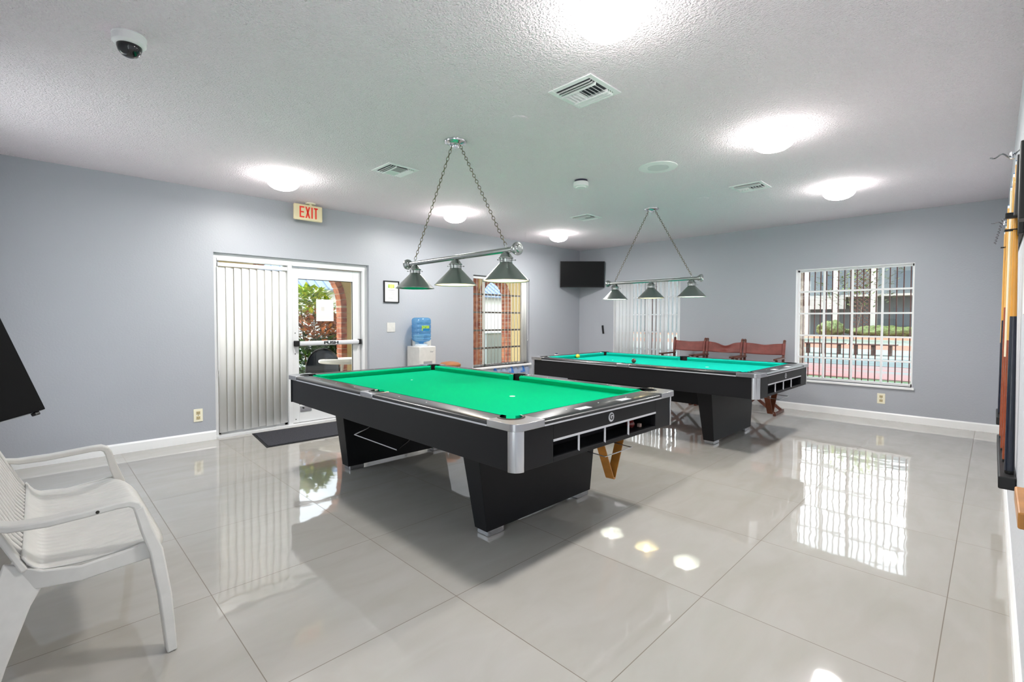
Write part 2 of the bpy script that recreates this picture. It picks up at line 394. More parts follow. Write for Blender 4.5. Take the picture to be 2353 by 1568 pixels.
def slat_bm(b, y, z0, z1, ang, w=.089, x=0):
    # curved vertical vinyl slat centred at (x, y), ang = direction of its width from the +y axis
    dx, dy = math.sin(ang), math.cos(ang); nx, ny = dy, -dx
    k = 4; pts = []
    for i in range(k+1):
        t = (i/k-.5); c = (.25-t*t)*4*.005
        pts.append((x+dx*t*w+nx*c, y+dy*t*w+ny*c))
    v0 = [b.bm.verts.new((p[0], p[1], z0)) for p in pts]; v1 = [b.bm.verts.new((p[0], p[1], z1)) for p in pts]
    for i in range(k): b.bm.faces.new((v0[i], v0[i+1], v1[i+1], v1[i]))
t = thing('vertical_blind', 'white vertical blind closed over the glass panel left of the glass door', 'blind', (0,0,0))
B().bb(-.085,-.035,D0+.045,2.108,1.845,1.885).out('head_rail', M_whitem, t, bev=.002)
for i in range(9):
    b = B(); slat_bm(b, 1.435+i*.079, .045+(.004*(i % 3)), 1.84, math.radians(-13+(8 if i == 0 else random.uniform(-3,3))), x=-.062); b.out('slat', M_blind, t, solid=.0012, smooth=True, ang=60)
pts = [(-.03,1.385,1.84),(-.03,1.385,.75),(-.03,1.375,.70),(-.03,1.385,.66),(-.03,1.395,.70),(-.03,1.388,1.84)]
B().tube(pts, .003, 6).out('pull_cord', M_white, t)

# left wall window with open vertical blind
w = structure('window_2')
fxa, fxb = -.15, -.11
b = B().bb(fxa,fxb,A0,A0+.03,AZ0,AZ1).bb(fxa,fxb,A1-.03,A1,AZ0,AZ1).bb(fxa,fxb,A0,A1,AZ0,AZ0+.03).bb(fxa,fxb,A0,A1,AZ1-.03,AZ1)
b.bb(fxa,fxb,5.24,5.27,AZ0,AZ1).out('window_frame', M_white, w)
b = B()
for k in range(1,5): b.bb(-.14,-.115,A0+.03,A1-.03,AZ0+(AZ1-AZ0)*k/5-.014,AZ0+(AZ1-AZ0)*k/5+.014)
b.out('muntin', mat('grey_bar', (140,134,128), .5), w)
B().bb(-.133,-.129,A0+.03,A1-.03,AZ0+.03,AZ1-.03).out('window_pane', M_glass, w)
B().bb(-.15,.03,A0-.02,A1+.02,AZ0-.035,AZ0).out('window_sill', M_white, w, bev=.004)
t = thing('vertical_blind', 'open see-through vertical blind in the tall window behind the front lamp', 'blind')
B().bb(-.085,-.035,A0+.012,A1-.012,1.935,1.972).out('head_rail', M_whitem, t, bev=.002)
for i in range(14):
    b = B(); slat_bm(b, 4.975+i*.078, .525, 1.93, math.radians(180-50), x=-.06); b.out('slat', M_blind, t, solid=.001, smooth=True, ang=60)
for i in range(5):
    b = B(); slat_bm(b, 6.08+i*.026, .525, 1.93, math.radians(180-70), x=-.06); b.out('slat', M_blind, t, solid=.001, smooth=True, ang=60)
B().tube([(-.02,6.2,1.93),(-.02,6.2,1.0),(-.02,6.205,.93),(-.02,6.195,.9)], .004, 6).out('pull_cord', M_white, t)

def back_window(name, x0, x1, grid, bars):
    w = structure(name)
    ya, yb = YB+.09, YB+.13
    B().bb(x0,x0+.025,ya,yb,WZ0,WZ1).bb(x1-.025,x1,ya,yb,WZ0,WZ1).bb(x0,x1,ya,yb,WZ0,WZ0+.03).bb(x0,x1,ya,yb,WZ1-.03,WZ1).out('window_frame', M_white, w)
    b = B()
    for k in range(1,5):
        z = WZ0+(WZ1-WZ0)*k/5; b.bb(x0+.02,x1-.02,ya+.004,yb-.004,z-.011,z+.011)
    for k in range(1,4):
        x = x0+(x1-x0)*k/4; b.bb(x-.011,x+.011,ya,yb-.006,WZ0+.02,WZ1-.02)
    b.out('muntin', M_white, w)
    B().bb(x0+.025,x1-.025,ya+.018,ya+.022,WZ0+.03,WZ1-.03).out('window_pane', M_glass, w)
    # white painted reveal
    B().bb(x0-.001,x0+.004,YB-.003,ya,WZ0,WZ1).bb(x1-.004,x1+.001,YB-.003,ya,WZ0,WZ1).bb(x0,x1,YB-.003,ya,WZ1-.004,WZ1+.001).out('window_reveal', M_white, w)
    B().bb(x0-.02,x1+.02,YB-.03,ya,WZ0-.03,WZ0).out('window_sill', M_white, w, bev=.004)
    if bars:
        for k in range(bars):
            x = x0+.05+(x1-x0-.1)*k/(bars-1)
            B().bb(x-.006,x+.006,YB+.19,YB+.202,WZ0-.1,WZ1+.1).out('security_bar', M_iron, w)
    return w
back_window('window_3', W20, W21, True, 18)
back_window('window_4', W30, W31, True, 18)
t = thing('vertical_blind', 'white vertical blind half closed over the window behind the chairs', 'blind')
B().bb(W20+.01,W21-.01,YB+.03,YB+.075,1.935,1.972).out('head_rail', M_whitem, t, bev=.002)
RB = Matrix.Translation((0,YB+.05,0)) @ Matrix.Rotation(-PI/2, 4, 'Z')
for i in range(17):
    b = B(); a = math.radians(14 if i < 5 else 30+random.uniform(-4,4))
    if i == 0: a = 0
    slat_bm(b, W20+.05+i*.0755, .47, 1.93, a)
    for v in b.bm.verts: v.co = Vector((v.co.y, YB+.052-v.co.x, v.co.z))
    b.out('slat', M_blind2, t, solid=.0012, smooth=True, ang=60)

# ------------------------------------------------------------------ pool tables
L, W, ZT = 2.83, 1.575, .785
RL, RE = .13, .165                      # rail widths, long side and ends
def pool_table(name, label, cloth, loc, rz, post_far_left):
    t = thing(name, label, 'pool table', loc, rz)
    hx, hy = L/2, W/2; ax, ay = hx-.014, hy-.014
    zb, za = .555, .752
    # apron boards with the ball return cut in the near end
    c = .05
    s0, s1, q0, q1 = -.505, .53, .578, .664
    b = B()
    for sy in (-1,1): b.bb(-ax+c, ax-c, min(sy*ay, sy*(ay-.03)), max(sy*ay, sy*(ay-.03)), zb, za)
    b.bb(-ax, -ax+.03, -ay+c, ay-c, zb, za)
    b.bb(ax-.03, ax, -ay+c, s0, zb, za).bb(ax-.03, ax, s1, ay-c, zb, za).bb(ax-.03, ax, s0, s1, q1, za).bb(ax-.03, ax, s0, s1, zb, q0)
    b.bb(-ax+.03, ax-.03, -ay+.03, ay-.03, zb+.004, zb+.02)
    b.out('apron', M_black, t, bev=.002)
    b = B().bb(ax-.16,ax-.03,s0,s1,q0-.012,q0-.004).bb(ax-.165,ax-.16,s0,s1,q0-.012,q1+.02).bb(ax-.16,ax-.03,s0-.006,s0,q0-.01,q1+.02).bb(ax-.16,ax-.03,s1,s1+.006,q0-.01,q1+.02).bb(ax-.16,ax-.03,s0,s1,q1+.012,q1+.02)
    b.out('ball_return_tray', M_dark, t)
    B().bb(ax-.001,ax+.003,s0,s1,q1-.003,q1+.008).out('tray_trim', M_strip, t)
    for yy in (-.29,-.045,.205): B().cyl((ax-.004,yy,q0-.004),(ax-.004,yy,q1+.002),.006).out('tray_divider', M_strip, t)
    # corner posts
    for sx, sy in ((1,-1),(1,1),(-1,1),(-1,-1)):
        pts = []
        rr = .058
        for k in range(13):
            a = PI/2*k/12; pts.append((ax+.006-rr+rr*math.cos(a), ay+.006-rr+rr*math.sin(a)))
        pts += [(ax-.054+.006, ay-.03), (ax-.03, ay-.054+.006)]
        pts = [(x*sx, y*sy) for x, y in pts]
        if sx*sy < 0: pts = pts[::-1]
        dark = (sx, sy) == (-1,-1) and not post_far_left
        B().prism(pts, zb-.002, za).out('corner_post', M_black if dark else M_chrome, t, smooth=True, bev=.003, ang=30, label=None if dark else 'brushed aluminium corner post')
    # trim strip between apron and rails
    e = .004
    B().bb(-hx+.2,hx-.2,-hy+.002,-hy+.02,.7525,.7615).bb(-hx+.2,hx-.2,hy-.02,hy-.002,.7525,.7615).bb(-hx+.002,-hx+.02,-hy+.2,hy-.2,.7525,.7615).bb(hx-.02,hx-.002,-hy+.2,hy-.2,.7525,.7615).out('trim_strip', M_strip, t)
    # rails: profile (inward distance, z)
    def rail(p0, p1, inward, wd, nm):
        P0, P1, I = Vector(p0), Vector(p1), Vector(inward)
        prof = [(.004,.762),(.0035,.768),(.0,.769),(.002,.774),(.012,.781),(.035,.7855),(wd-.02,.7865),(wd,.785),(wd,.74),(.03,.74),(.03,.762)]
        b = B(); rs = []
        for P in (P0, P1): rs.append([b.bm.verts.new((P.x+I.x*d, P.y+I.y*d, z)) for d, z in prof])
        n = len(prof)
        for k in range(n): b.bm.faces.new((rs[0][k], rs[0][(k+1) % n], rs[1][(k+1) % n], rs[1][k]))
        b.bm.faces.new(rs[0][::-1]); b.bm.faces.new(rs[1])
        return b.out(nm, M_rail, t, smooth=True, ang=40)
    K = .2; Mc = .083
    for sy in (-1,1):
        rail((-hx+K, sy*hy, 0), (-Mc, sy*hy, 0), (0,-sy,0), RL, 'rail'); rail((Mc, sy*hy, 0), (hx-K, sy*hy, 0), (0,-sy,0), RL, 'rail')
    for sx in (-1,1): rail((sx*hx, -hy+K, 0), (sx*hx, hy-K, 0), (-sx,0,0), RE, 'rail')
    # cushions
    ix, iy = hx-RE, hy-RL; cw = .046
    def cushion(p0, p1, inward, c0, c1):
        P0, P1, I = Vector(p0), Vector(p1), Vector(inward); D = (P1-P0).normalized()
        b = B(); rs = []
        for P, s, cut in ((P0, 1, c0), (P1, -1, c1)):
            rs.append([b.bm.verts.new(P+I*d+D*s*cut*(d/cw)+Vector((0,0,z))) for d, z in ((0,.7865),(.012,.7875),(cw-.004,.779),(cw,.774),(cw-.016,.742),(0,.742))])
        for k in range(6): b.bm.faces.new((rs[0][k], rs[0][(k+1) % 6], rs[1][(k+1) % 6], rs[1][k]))
        b.bm.faces.new(rs[0][::-1]); b.bm.faces.new(rs[1])
        b.out('cushion', cloth, t, smooth=True, ang=30)
    for sy in (-1,1):
        for a, bb_, ca, cb in ((-ix+.035, -.05, .045, .018), (.05, ix-.035, .018, .045)):
            cushion((a, sy*iy, 0), (bb_, sy*iy, 0), (0,-sy,0), ca, cb)
    for sx in (-1,1): cushion((sx*ix, -iy+.035, 0), (sx*ix, iy-.035, 0), (-sx,0,0), .045, .045)
    # bed with pocket cut-outs
    pr = .06
    pcx, pcy = ix+.006, iy+.004; mcy = iy+.028
    bx, by = ix+.004, iy+.004
    poly = []
    def arc(cx, cy, r, a0, a1, n=9): return [(cx+r*math.cos(a0+(a1-a0)*k/n), cy+r*math.sin(a0+(a1-a0)*k/n)) for k in range(n+1)]
    poly += arc(pcx, -pcy, pr, PI, PI/2)                      # near, -y corner: from left to up
    poly += arc(pcx, pcy, pr, -PI/2, -PI)
    h = math.asin((mcy-by)/pr) if mcy-by < pr else 0
    poly += arc(0, mcy, pr, -h, -PI+h)
    poly += arc(-pcx, pcy, pr, 0, -PI/2)
    poly += arc(-pcx, -pcy, pr, PI/2, 0)
    poly += arc(0, -mcy, pr, PI-h, h)
    B().prism(poly, .715, .742).out('playing_surface', cloth, t)
    # pockets, liners and castings
    for sx, sy, kind in [(a, b_, 0) for a in (-1,1) for b_ in (-1,1)]+[(0,-1,1),(0,1,1)]:
        cx, cy = (sx*pcx, sy*pcy) if kind == 0 else (0, sy*mcy)
        B().lathe([(pr+.001,.715),(pr+.001,.66),(.05,.625),(0,.62),(0,.624),(.048,.63),(pr-.003,.665),(pr-.003,.715)], 24, (cx,cy,0)).out('pocket', M_rubber, t, smooth=True)
        am = math.atan2(sy, sx) if kind == 0 else sy*PI/2
        sp = math.radians(112 if kind == 0 else 86)
        B().lathe([(pr+.012,.70),(pr+.012,.790),(pr+.006,.7925),(pr-.002,.790),(pr-.002,.70),(pr+.012,.70)], 20, (cx,cy,0), a0=am-sp, a1=am+sp).out('pocket_liner', M_rubber, t, smooth=True)
        R1 = pr+.01
        if kind == 0:
            # plan outline with the pocket bite, positive quadrant then mirrored
            rr = .05
            o1 = [(hx-RE, hy+.002-.0)]
            pl = []
            pl.append((hx-.2, hy+.002))
            for k in range(9):
                a = PI/2-PI/2*k/8; pl.append((hx+.002-rr+rr*math.cos(a), hy+.002-rr+rr*math.sin(a)))
            pl.append((hx+.002, hy-.2)); pl.append((hx-RE, hy-.2))
            ya = pcy-math.sqrt(max(0, R1*R1-(pcx-ix)**2)); xa = pcx-math.sqrt(max(0, R1*R1-(pcy-iy)**2))
            a_s = math.atan2(max(ya, hy-.2+.0)-pcy, ix-pcx); 
            A_s = math.asin(max(-1,min(1,(hy-.2-pcy)/R1))) if hy-.2 > pcy-R1 else -PI/2
            # arc from the end-rail side round the outside to the long-rail side
            st = math.atan2(-math.sqrt(R1*R1-(pcx-ix)**2), ix-pcx)+.0
            en = math.atan2(iy-pcy, -math.sqrt(R1*R1-(pcy-iy)**2))
            if en < 0: en += 2*PI
            if st > 0: st -= 2*PI
            pl = pl[:-1]
            pl.append((ix+.0, hy-.2)) if ix < hx-.0 else None
            for k in range(15): 
                a = st+(en-st)*k/14; pl.append((pcx+R1*math.cos(a), pcy+R1*math.sin(a)))
            pl.append((hx-.2, iy))
            pl = [(x*sx, y*sy) for x, y in pl]
        else:
            pl = [(-Mc, hy+.002),(Mc, hy+.002),(Mc, iy)]
            hh = math.asin((mcy-iy)/R1)
            for k in range(11):
                a = -hh+(PI+2*hh)*k/10; pl.append((R1*math.cos(a), mcy+R1*math.sin(a)))
            pl.append((-Mc, iy)); pl = [(x, y*sy) for x, y in pl]
        B().prism(pl, .7525, .7885).out('pocket_casting', M_cast, t, smooth=True, bev=.007, seg=3, ang=50)
    # pedestals, feet and beam
    for px, s in ((.845, 1), (-.90, -1)):
        o_, i_ = px+s*.055, px-s*.055; it = px-s*.10
        B().hexa([(i_,-.505,.035),(o_,-.505,.035),(o_,.505,.035),(i_,.505,.035),(it,-.578,zb+.004),(o_,-.578,zb+.004),(o_,.578,zb+.004),(it,.578,zb+.004)]).out('pedestal', M_black, t, bev=.003)
        for sy in (-1,1): B().bb(px-.05, px+.05, min(sy*.36, sy*.49), max(sy*.36, sy*.49), 0, .036).out('foot', M_cast, t, bev=.004)
    B().bb(-.86,.80,-.11,-.07,.32,zb+.005).bb(-.86,.80,.07,.11,.32,zb+.005).out('stretcher_beam', M_black, t)
    # logo, score counters, sights, spots
    lg = B().cyl((ax,.012,.712),(ax+.003,.012,.712),.027,n=32).out('logo_disc', M_strip, t)
    text('lettering', 'G', .046, M_inkb, lg, Matrix.Translation((ax+.0035,.012,.712)) @ MX, extrude=.0003, offset=.0012, sx=1.05)
    for yy in (-.205,.205):
        cn = B().bb(hx-.075,hx-.03,yy-.055,yy+.055,.785,.7885).out('score_counter', M_strip, t, bev=.001)
        B().bb(hx-.066,hx-.04,yy-.03,yy-.006,.7885,.7893).bb(hx-.066,hx-.04,yy+.006,yy+.03,.7885,.7893).out('counter_window', M_spot, cn)
    for sy in (-1,1):
        for k in (-3,-2,-1,1,2,3): B().cyl((k*.30, sy*(hy-.07), .7855),(k*.30, sy*(hy-.07), .7873),.004,n=12).out('rail_sight', M_spot, t)
    for sx in (-1,1):
        for k in (-1,0,1): B().cyl((sx*(hx-.095), k*.30, .7855),(sx*(hx-.095), k*.30, .7873),.004,n=12).out('rail_sight', M_spot, t)
    B().cyl((.60,0,.742),(.60,0,.7426),.02,n=24).out('foot_spot', M_spot, t)
    B().cyl((-.66,0,.742),(-.66,0,.7426),.009,n=20).out('head_spot', M_spot, t)
    # wire brackets under the apron
    B().tube([(1.10,.06,zb),(1.12,.06,.465),(1.33,.06,.455),(1.33,.36,.455),(1.12,.36,.465),(1.10,.36,zb)], .0035, 8).out('rack_hanger', M_chrome, t)
    B().tube([(-.18,-.60,zb),(-.18,-.68,.50),(-.20,-.77,.465),(.36,-.77,.465),(.34,-.68,.50),(.34,-.60,zb)], .004, 8).out('bridge_hanger', M_chrome, t)
    return t
T1 = pool_table('pool_table', 'black pool table with bright green cloth under the nearer hanging lamp', M_cloth, (2.86,2.35,0), -.001, False)
T2 = pool_table('pool_table', 'black pool table with cloth tinted teal for white light and loose balls standing near the back wall', M_cloth2, (2.94,5.39,0), -.0125, True)

def triangle(name, label, m, loc, rz):
    t = thing(name, label, 'ball rack', loc, rz)
    # apex down, in the local y-z plane, wall thickness along x
    s = .34; hh = s*math.sqrt(3)/2; b = B()
    def ring(scale):
        pts = []
        cs = [(0,0),(s/2,hh),(-s/2,hh)]; cen = (0, hh*2/3)
        for k in range(3):
            c = Vector((cs[k][0]-cen[0], cs[k][1]-cen[1])); d = c.normalized(); r = .018
            ctr = c-d*r*2
            a = math.atan2(d.y, d.x)
            for j in range(-4,5): pts.append(((ctr.x+r*math.cos(a+j*PI/12))*1, (ctr.y+r*math.sin(a+j*PI/12))))
        return [(p[0]*scale, p[1]*scale+cen[1]) for p in pts]
    o, i = ring(1), ring(.93)
    vs = []
    for x in (-.028,.028):
        vs.append([b.bm.verts.new((x, p[0], p[1])) for p in o]); vs.append([b.bm.verts.new((x, p[0], p[1])) for p in i])
    n = len(o)
    for k in range(n):
        j = (k+1) % n
        b.bm.faces.new((vs[0][k],vs[0][j],vs[1][j],vs[1][k])); b.bm.faces.new((vs[2][k],vs[2][j],vs[3][j],vs[3][k]))
        b.bm.faces.new((vs[0][k],vs[0][j],vs[2][j],vs[2][k])); b.bm.faces.new((vs[1][k],vs[1][j],vs[3][j],vs[3][k]))
    b.out('rack_frame', m, t, smooth=True, ang=50)
    return t
triangle('triangle_rack', 'light wooden triangle rack hanging under the nearer pool table', M_oak, (4.10,2.605,.238), .15)
triangle('triangle_rack', 'reddish brown wooden triangle rack hanging under the far pool table', M_oak2, (4.14,5.60,.245), .0)
def ball(label, c, x, y, z, m, stripe=None, cat='ball', rad=.0286):
    t = thing('billiard_ball', label, cat, (x,y,z))
    b = B().ball((0,0,rad), rad); b.out('ball_body', m, t, smooth=True, ang=180)
    if stripe: B().lathe([(rad*math.cos(a)*1.004, rad+rad*math.sin(a)*1.004) for a in [k*.1-.45 for k in range(10)]], 24).out('stripe', stripe, t, smooth=True)
    return t
zb_ = .742
ball('yellow ball on the far table cloth near its left end', 0, 1.757, 5.33, zb_, mat('yellow_resin', (238,196,70), .12, coat=.5))
ball('dark purple ball by the left end rail of the far table', 0, 1.43, 5.26, zb_, mat('purple_resin', (52,48,96), .12, coat=.5), M_spot)
ball('dark brown ball beside the middle pocket of the far table', 0, 2.70, 5.22, zb_, mat('brown_resin', (84,44,36), .12, coat=.5))
ball('maroon ball in the right compartment of the nearer table tray', 0, 4.17, 2.72, .574, mat('maroon_resin', (110,40,40), .15, coat=.5))
t = B().box((0,0,.011),(.022,.022,.022)).out('chalk_cube', mat('chalk', (188,160,150), .9), bev=.002); t.location = (4.19,2.80,.5745)
tag(t, 'pale chalk cube beside the ball in the nearer table tray', 'chalk')

# ------------------------------------------------------------------ hanging billiard lamps
def chain(b, p0, p1, ll=.036, r=.0022):
    P0, P1 = Vector(p0), Vector(p1); D = P1-P0; n = int(D.length/(ll*.78)); D.normalize()
    A = D.orthogonal().normalized(); Bv = D.cross(A)
    step = (P1-P0).length/n
    for k in range(n):
        c = P0+D*step*(k+.5); s = A if k % 2 else Bv; pts = []
        for j in range(12):
            a = 2*PI*j/12; pts.append(c+D*math.cos(a)*ll*.5+s*math.sin(a)*ll*.27)
        b.tube(pts, r, 6, cyc=True)
def pendant(label, loc, span, bulbs):
    t = thing('billiard_lamp', label, 'hanging lamp', loc)
    ztop = H; zb = 1.752; zs = 1.54
    B().lathe([(0,ztop-.045),(.018,ztop-.045),(.022,ztop-.032),(.048,ztop-.028),(.055,ztop-.02),(.082,ztop-.012),(.086,ztop-.004),(.086,ztop),(0,ztop)], 32).out('canopy', M_chrome, t, smooth=True)
    h = span/2
    for s in (-1,1):
        b = B(); chain(b, (s*.045,0,ztop-.025), (s*h,0,zb+.032)); b.out('chain', M_chain, t, smooth=True)
        b = B().cyl((s*h,0,zb+.015),(s*h,0,zb+.036),.008); b.out('chain_loop', M_pew, t)
    B().cyl((-h-.09,0,zb),(h+.09,0,zb),.019,n=24).out('bar', M_pew, t, smooth=True)
    for s in (-1,1):
        Mx = Matrix.Translation((s*(h+.09),0,zb)) @ Matrix.Rotation(s*PI/2,4,'Y')
        B().lathe([(.021,-.02),(.028,-.015),(.03,0),(.042,.008),(.045,.02),(.043,.032),(.03,.036),(.026,.034),(.022,.04),(0,.042)], 28, M=Mx).out('bar_finial', M_pew, t, smooth=True)
    for k, x in enumerate((-h,0,h)):
        prof = [(.0,zb-.012),(.02,zb-.014),(.03,zb-.022),(.042,zb-.042),(.05,zb-.048),(.052,zb-.052),(.05,zb-.058),(.044,zb-.06)]
        prof += [(.044,zb-.082),(.047,zb-.086),(.044,zb-.09)]
        outer = [(.046,zb-.09),(.158,zs+.006),(.163,zs+.003),(.163,zs)]
        sh = B().lathe(outer+[(.157,zs+.001),(.152,zs+.006),(.043,zb-.092)], 48, (x,0,0)).out('shade', M_pewd, t, smooth=True, ang=30)
        B().lathe(prof, 32, (x,0,0)).out('shade_holder', M_pew, sh, smooth=True)
        B().lathe([(.152,zs+.004),(.042,zb-.096),(.0,zb-.096)], 48, (x,0,0)).out('shade_lining', M_inner if bulbs[k] else M_pewd, sh, smooth=True)
        b = B()
        for j in range(3):
            a = j*2*PI/3+.4; b.cyl((x+.04*math.cos(a),.04*math.sin(a),zb-.07),(x+.07*math.cos(a),.07*math.sin(a),zb-.07),.002,n=6).ball((x+.07*math.cos(a),.07*math.sin(a),zb-.07),.005,u=8,v=6)
        b.out('thumb_screws', M_pew, sh)
        m = {0:M_bulb0,1:M_bulbW,2:M_bulbY}[bulbs[k]]
        B().lathe([(0,-.1),(.014,-.096),(.026,-.084),(.03,-.07),(.026,-.052),(.014,-.03),(.012,-.01),(0,-.01)], 20, (x,0,zb-.095)).out('bulb', m, sh, smooth=True)
    return t
pendant('three-shade pewter lamp hanging on chains over the nearer pool table', (2.89,2.30,0), 1.11, (0,2,2))
pendant('three-shade pewter lamp hanging on chains over the far pool table', (2.835,5.38,0), 1.03, (1,2,1))

# ------------------------------------------------------------------ ceiling fixtures
def dome(label, x, y, lit=M_lamp):
    t = thing('ceiling_light', label, 'ceiling light', (x,y,H), 0, 'ceiling lights')
    B().lathe([(0,0),(.13,0),(.135,-.006),(.128,-.018),(.128,-.026),(.12,-.034),(0,-.034)], 40).out('lamp_base', M_white, t, smooth=True)
    B().lathe([(.118,-.03),(.134,-.04),(.142,-.056),(.138,-.075),(.12,-.098),(.09,-.117),(.05,-.129),(0,-.133)], 40).out('glass_bowl', lit, t, smooth=True, ang=180)
    return t
dome('glowing ceiling bowl lamp cut by the top edge above the nearer table', 4.62, 1.78)
dome('largest fully visible ceiling bowl lamp, right of the ceiling speaker', 4.66, 3.83)
dome('ceiling bowl lamp by the right vent, above the gridded window', 4.68, 5.83)
dome('ceiling bowl lamp left of the exit sign', 1.02, 1.70)
dome('ceiling bowl lamp seen between the chains of the nearer hanging lamp', .97, 3.80)
dome('smallest ceiling bowl lamp, above the corner television', .95, 5.88)
def vent(label, x, y, rz=0):
    t = thing('ceiling_vent', label, 'vent', (x,y,H), rz, 'square ceiling vents')
    a, b_ = .155, .122
    B().bb(-a,a,-a,-b_,-.008,0).bb(-a,a,b_,a,-.008,0).bb(-a,-b_,-b_,b_,-.008,0).bb(b_,a,-b_,b_,-.008,0).out('vent_frame', M_vent, t, bev=.003)
    B().bb(-b_,b_,-b_,b_,-.002,0).out('vent_back', M_ventd, t)
    for s in (-1,1):
        for k in range(3):
            q = s*(b_-.012-k*.022)
            M = Matrix.Translation((q,0,-.012)) @ Matrix.Rotation(-s*.75,4,'Y')
            B().box((0,0,0),(.002,2*b_-.004,.024),M).out('louvre', M_vent, t)
    for k in range(9):
        q = -.105+k*.026
        M = Matrix.Translation((0,q,-.012)) @ Matrix.Rotation(-.75 if k < 5 else .75,4,'X')
        B().box((0,0,0),(.118,.002,.018),M).out('louvre', M_vent, t)
    B().bb(-.062,-.058,-b_,b_,-.022,-.001).bb(.058,.062,-b_,b_,-.022,-.001).out('louvre_rail', M_vent, t)
    return t
v = vent('largest square vent, at the upper middle of the ceiling', 4.07, 2.345, PI/2)
dup(v, (1.955,2.345,H), PI/2, 'square ceiling vent left of the nearer hanging lamp canopy')
dup(v, (4.04,5.19,H), PI/2, 'square ceiling vent on the right, between two bowl lamps')
dup(v, (1.97,5.20,H), PI/2, 'faint far square ceiling vent left of the far lamp canopy')
t = thing('ceiling_speaker', 'flat white round speaker on the ceiling right of the detector', 'speaker', (3.683,3.953,H))
B().lathe([(0,-.006),(.09,-.006),(.092,-.009),(.15,-.01),(.165,-.005),(.166,0),(0,0)], 48).out('speaker_rim', M_white, t, smooth=True)
B().lathe([(0,-.011),(.088,-.0095),(.088,-.006),(0,-.006)], 40).out('grille', mat('speaker_grille', (218,219,220), .6), t, smooth=True)
t = thing('smoke_detector', 'white round smoke detector hanging slightly below the ceiling', 'smoke detector', (2.95,3.80,H))
B().lathe([(0,0),(.062,0),(.062,-.008),(.05,-.012),(.05,-.022),(0,-.022)], 36).out('mounting_base', mat('detector_base', (70,68,84), .5), t, smooth=True)
B().lathe([(0,-.02),(.07,-.02),(.074,-.03),(.072,-.062),(.05,-.066),(.046,-.074),(0,-.076)], 36).out('detector_body', M_white, t, smooth=True)
for lab, x, y in (('round blank cover plate on the ceiling beside the nearer lamp canopy',3.515,2.356),('faint round cover plate on the ceiling below the right vent',3.484,5.335)):
    o = B().lathe([(0,-.006),(.058,-.005),(.065,-.003),(.066,0),(0,0)], 36).out('ceiling_cover_plate', M_ceil, smooth=True); o.location = (x,y,H); tag(o, lab, 'cover plate')
t = thing('dome_camera', 'white dome security camera on the ceiling at upper left', 'security camera', (2.86,.345,H))
B().lathe([(0,0),(.068,0),(.069,-.006),(.067,-.008),(.067,-.038),(.06,-.046),(.05,-.05),(0,-.05)], 40).out('camera_body', M_white, t, smooth=True)
B().lathe([(.05,-.046),(.05,-.058),(.044,-.078),(.03,-.094),(.014,-.101),(0,-.102)], 36).out('camera_dome', M_dome, t, smooth=True, ang=180)
B().ball((.0,-.0,-.07),.02).out('camera_lens', M_tv, t, smooth=True)

# ------------------------------------------------------------------ left wall items
t = thing('exit_sign', 'cream EXIT sign with red letters hanging above the glass door', 'exit sign', (.12,2.292,2.525))
B().bb(-.02,.02,-.165,.165,-.095,.088).out('sign_box', M_exit, t, bev=.012, seg=3, smooth=True)
B().cyl((0,.03,.085),(0,.03,H-2.525),.014).lathe([(0,H-2.525-.014),(.055,H-2.525-.012),(.058,H-2.525),(0,H-2.525)],24,(0,.03,0)).out('ceiling_mount', M_ivory, t)
e = .0206
def bar(b, y0, y1, z0, z1): b.bb(.0195, e+.001, y0, y1, z0, z1)
L_ = [('E',-.098),('X',-.02),('I',.042),('T',.088)]
zt_, zb2 = .062, -.068
b = B(); bar(b,-.105,-.088,zb2,zt_); bar(b,-.088,-.05,zt_-.017,zt_); bar(b,-.088,-.055,-.011,.006); bar(b,-.088,-.05,zb2,zb2+.017)
def para(b, ya, yb, wd): b.hexa([(.0195,ya,zb2),(e+.001,ya,zb2),(e+.001,ya+wd,zb2),(.0195,ya+wd,zb2),(.0195,yb,zt_),(e+.001,yb,zt_),(e+.001,yb+wd,zt_),(.0195,yb+wd,zt_)])
para(b,-.04,-.0,.018); para(b,-.0,-.04,.018)
bar(b,.03,.047,zb2,zt_); bar(b,.06,.108,zt_-.017,zt_); bar(b,.0755,.0925,zb2,zt_)
b.out('exit_lettering', M_red, t)

t = thing('picture_frame', 'black framed notice with green emblem on the left wall', 'picture frame', (.0,3.457,1.652))
B().bb(.001,.018,-.117,-.103,-.148,.148).bb(.001,.018,.103,.117,-.148,.148).bb(.001,.018,-.103,.103,-.148,-.134).bb(.001,.018,-.103,.103,.134,.148).out('frame_border', M_frame, t)
B().bb(.002,.008,-.103,.103,-.134,.134).out('notice_sheet', M_paper, t)
B().bb(.008,.0086,-.05,.045,.052,.1).out('emblem_ground', M_green, t)
B().lathe([(0,.008),(.03,.008),(.03,.0092),(0,.0092)],24,M=Matrix.Translation((0,0,.075)) @ Matrix.Rotation(PI/2,4,'Y')).out('emblem', mat('emblem_yellow',(226,206,120),.6), t)
b = B().bb(.008,.0084,-.055,.055,.018,.024)
for i,(z,w) in enumerate(((-.004,.04),(-.014,.05),(-.032,.05),(-.042,.03),(-.060,.05),(-.082,.05),(-.092,.035))): b.bb(.008,.0084,-.05,-.05+2*w,z-.0018,z+.0018)
b.out('notice_text', M_ink, t)
o = B().bb(0,.007,-.063,.063,-.064,.064).out('wall_plate', M_plastic, bev=.003); o.location = (.0,3.452,1.166); tag(o, 'square blank white wall plate below the framed notice', 'wall plate')
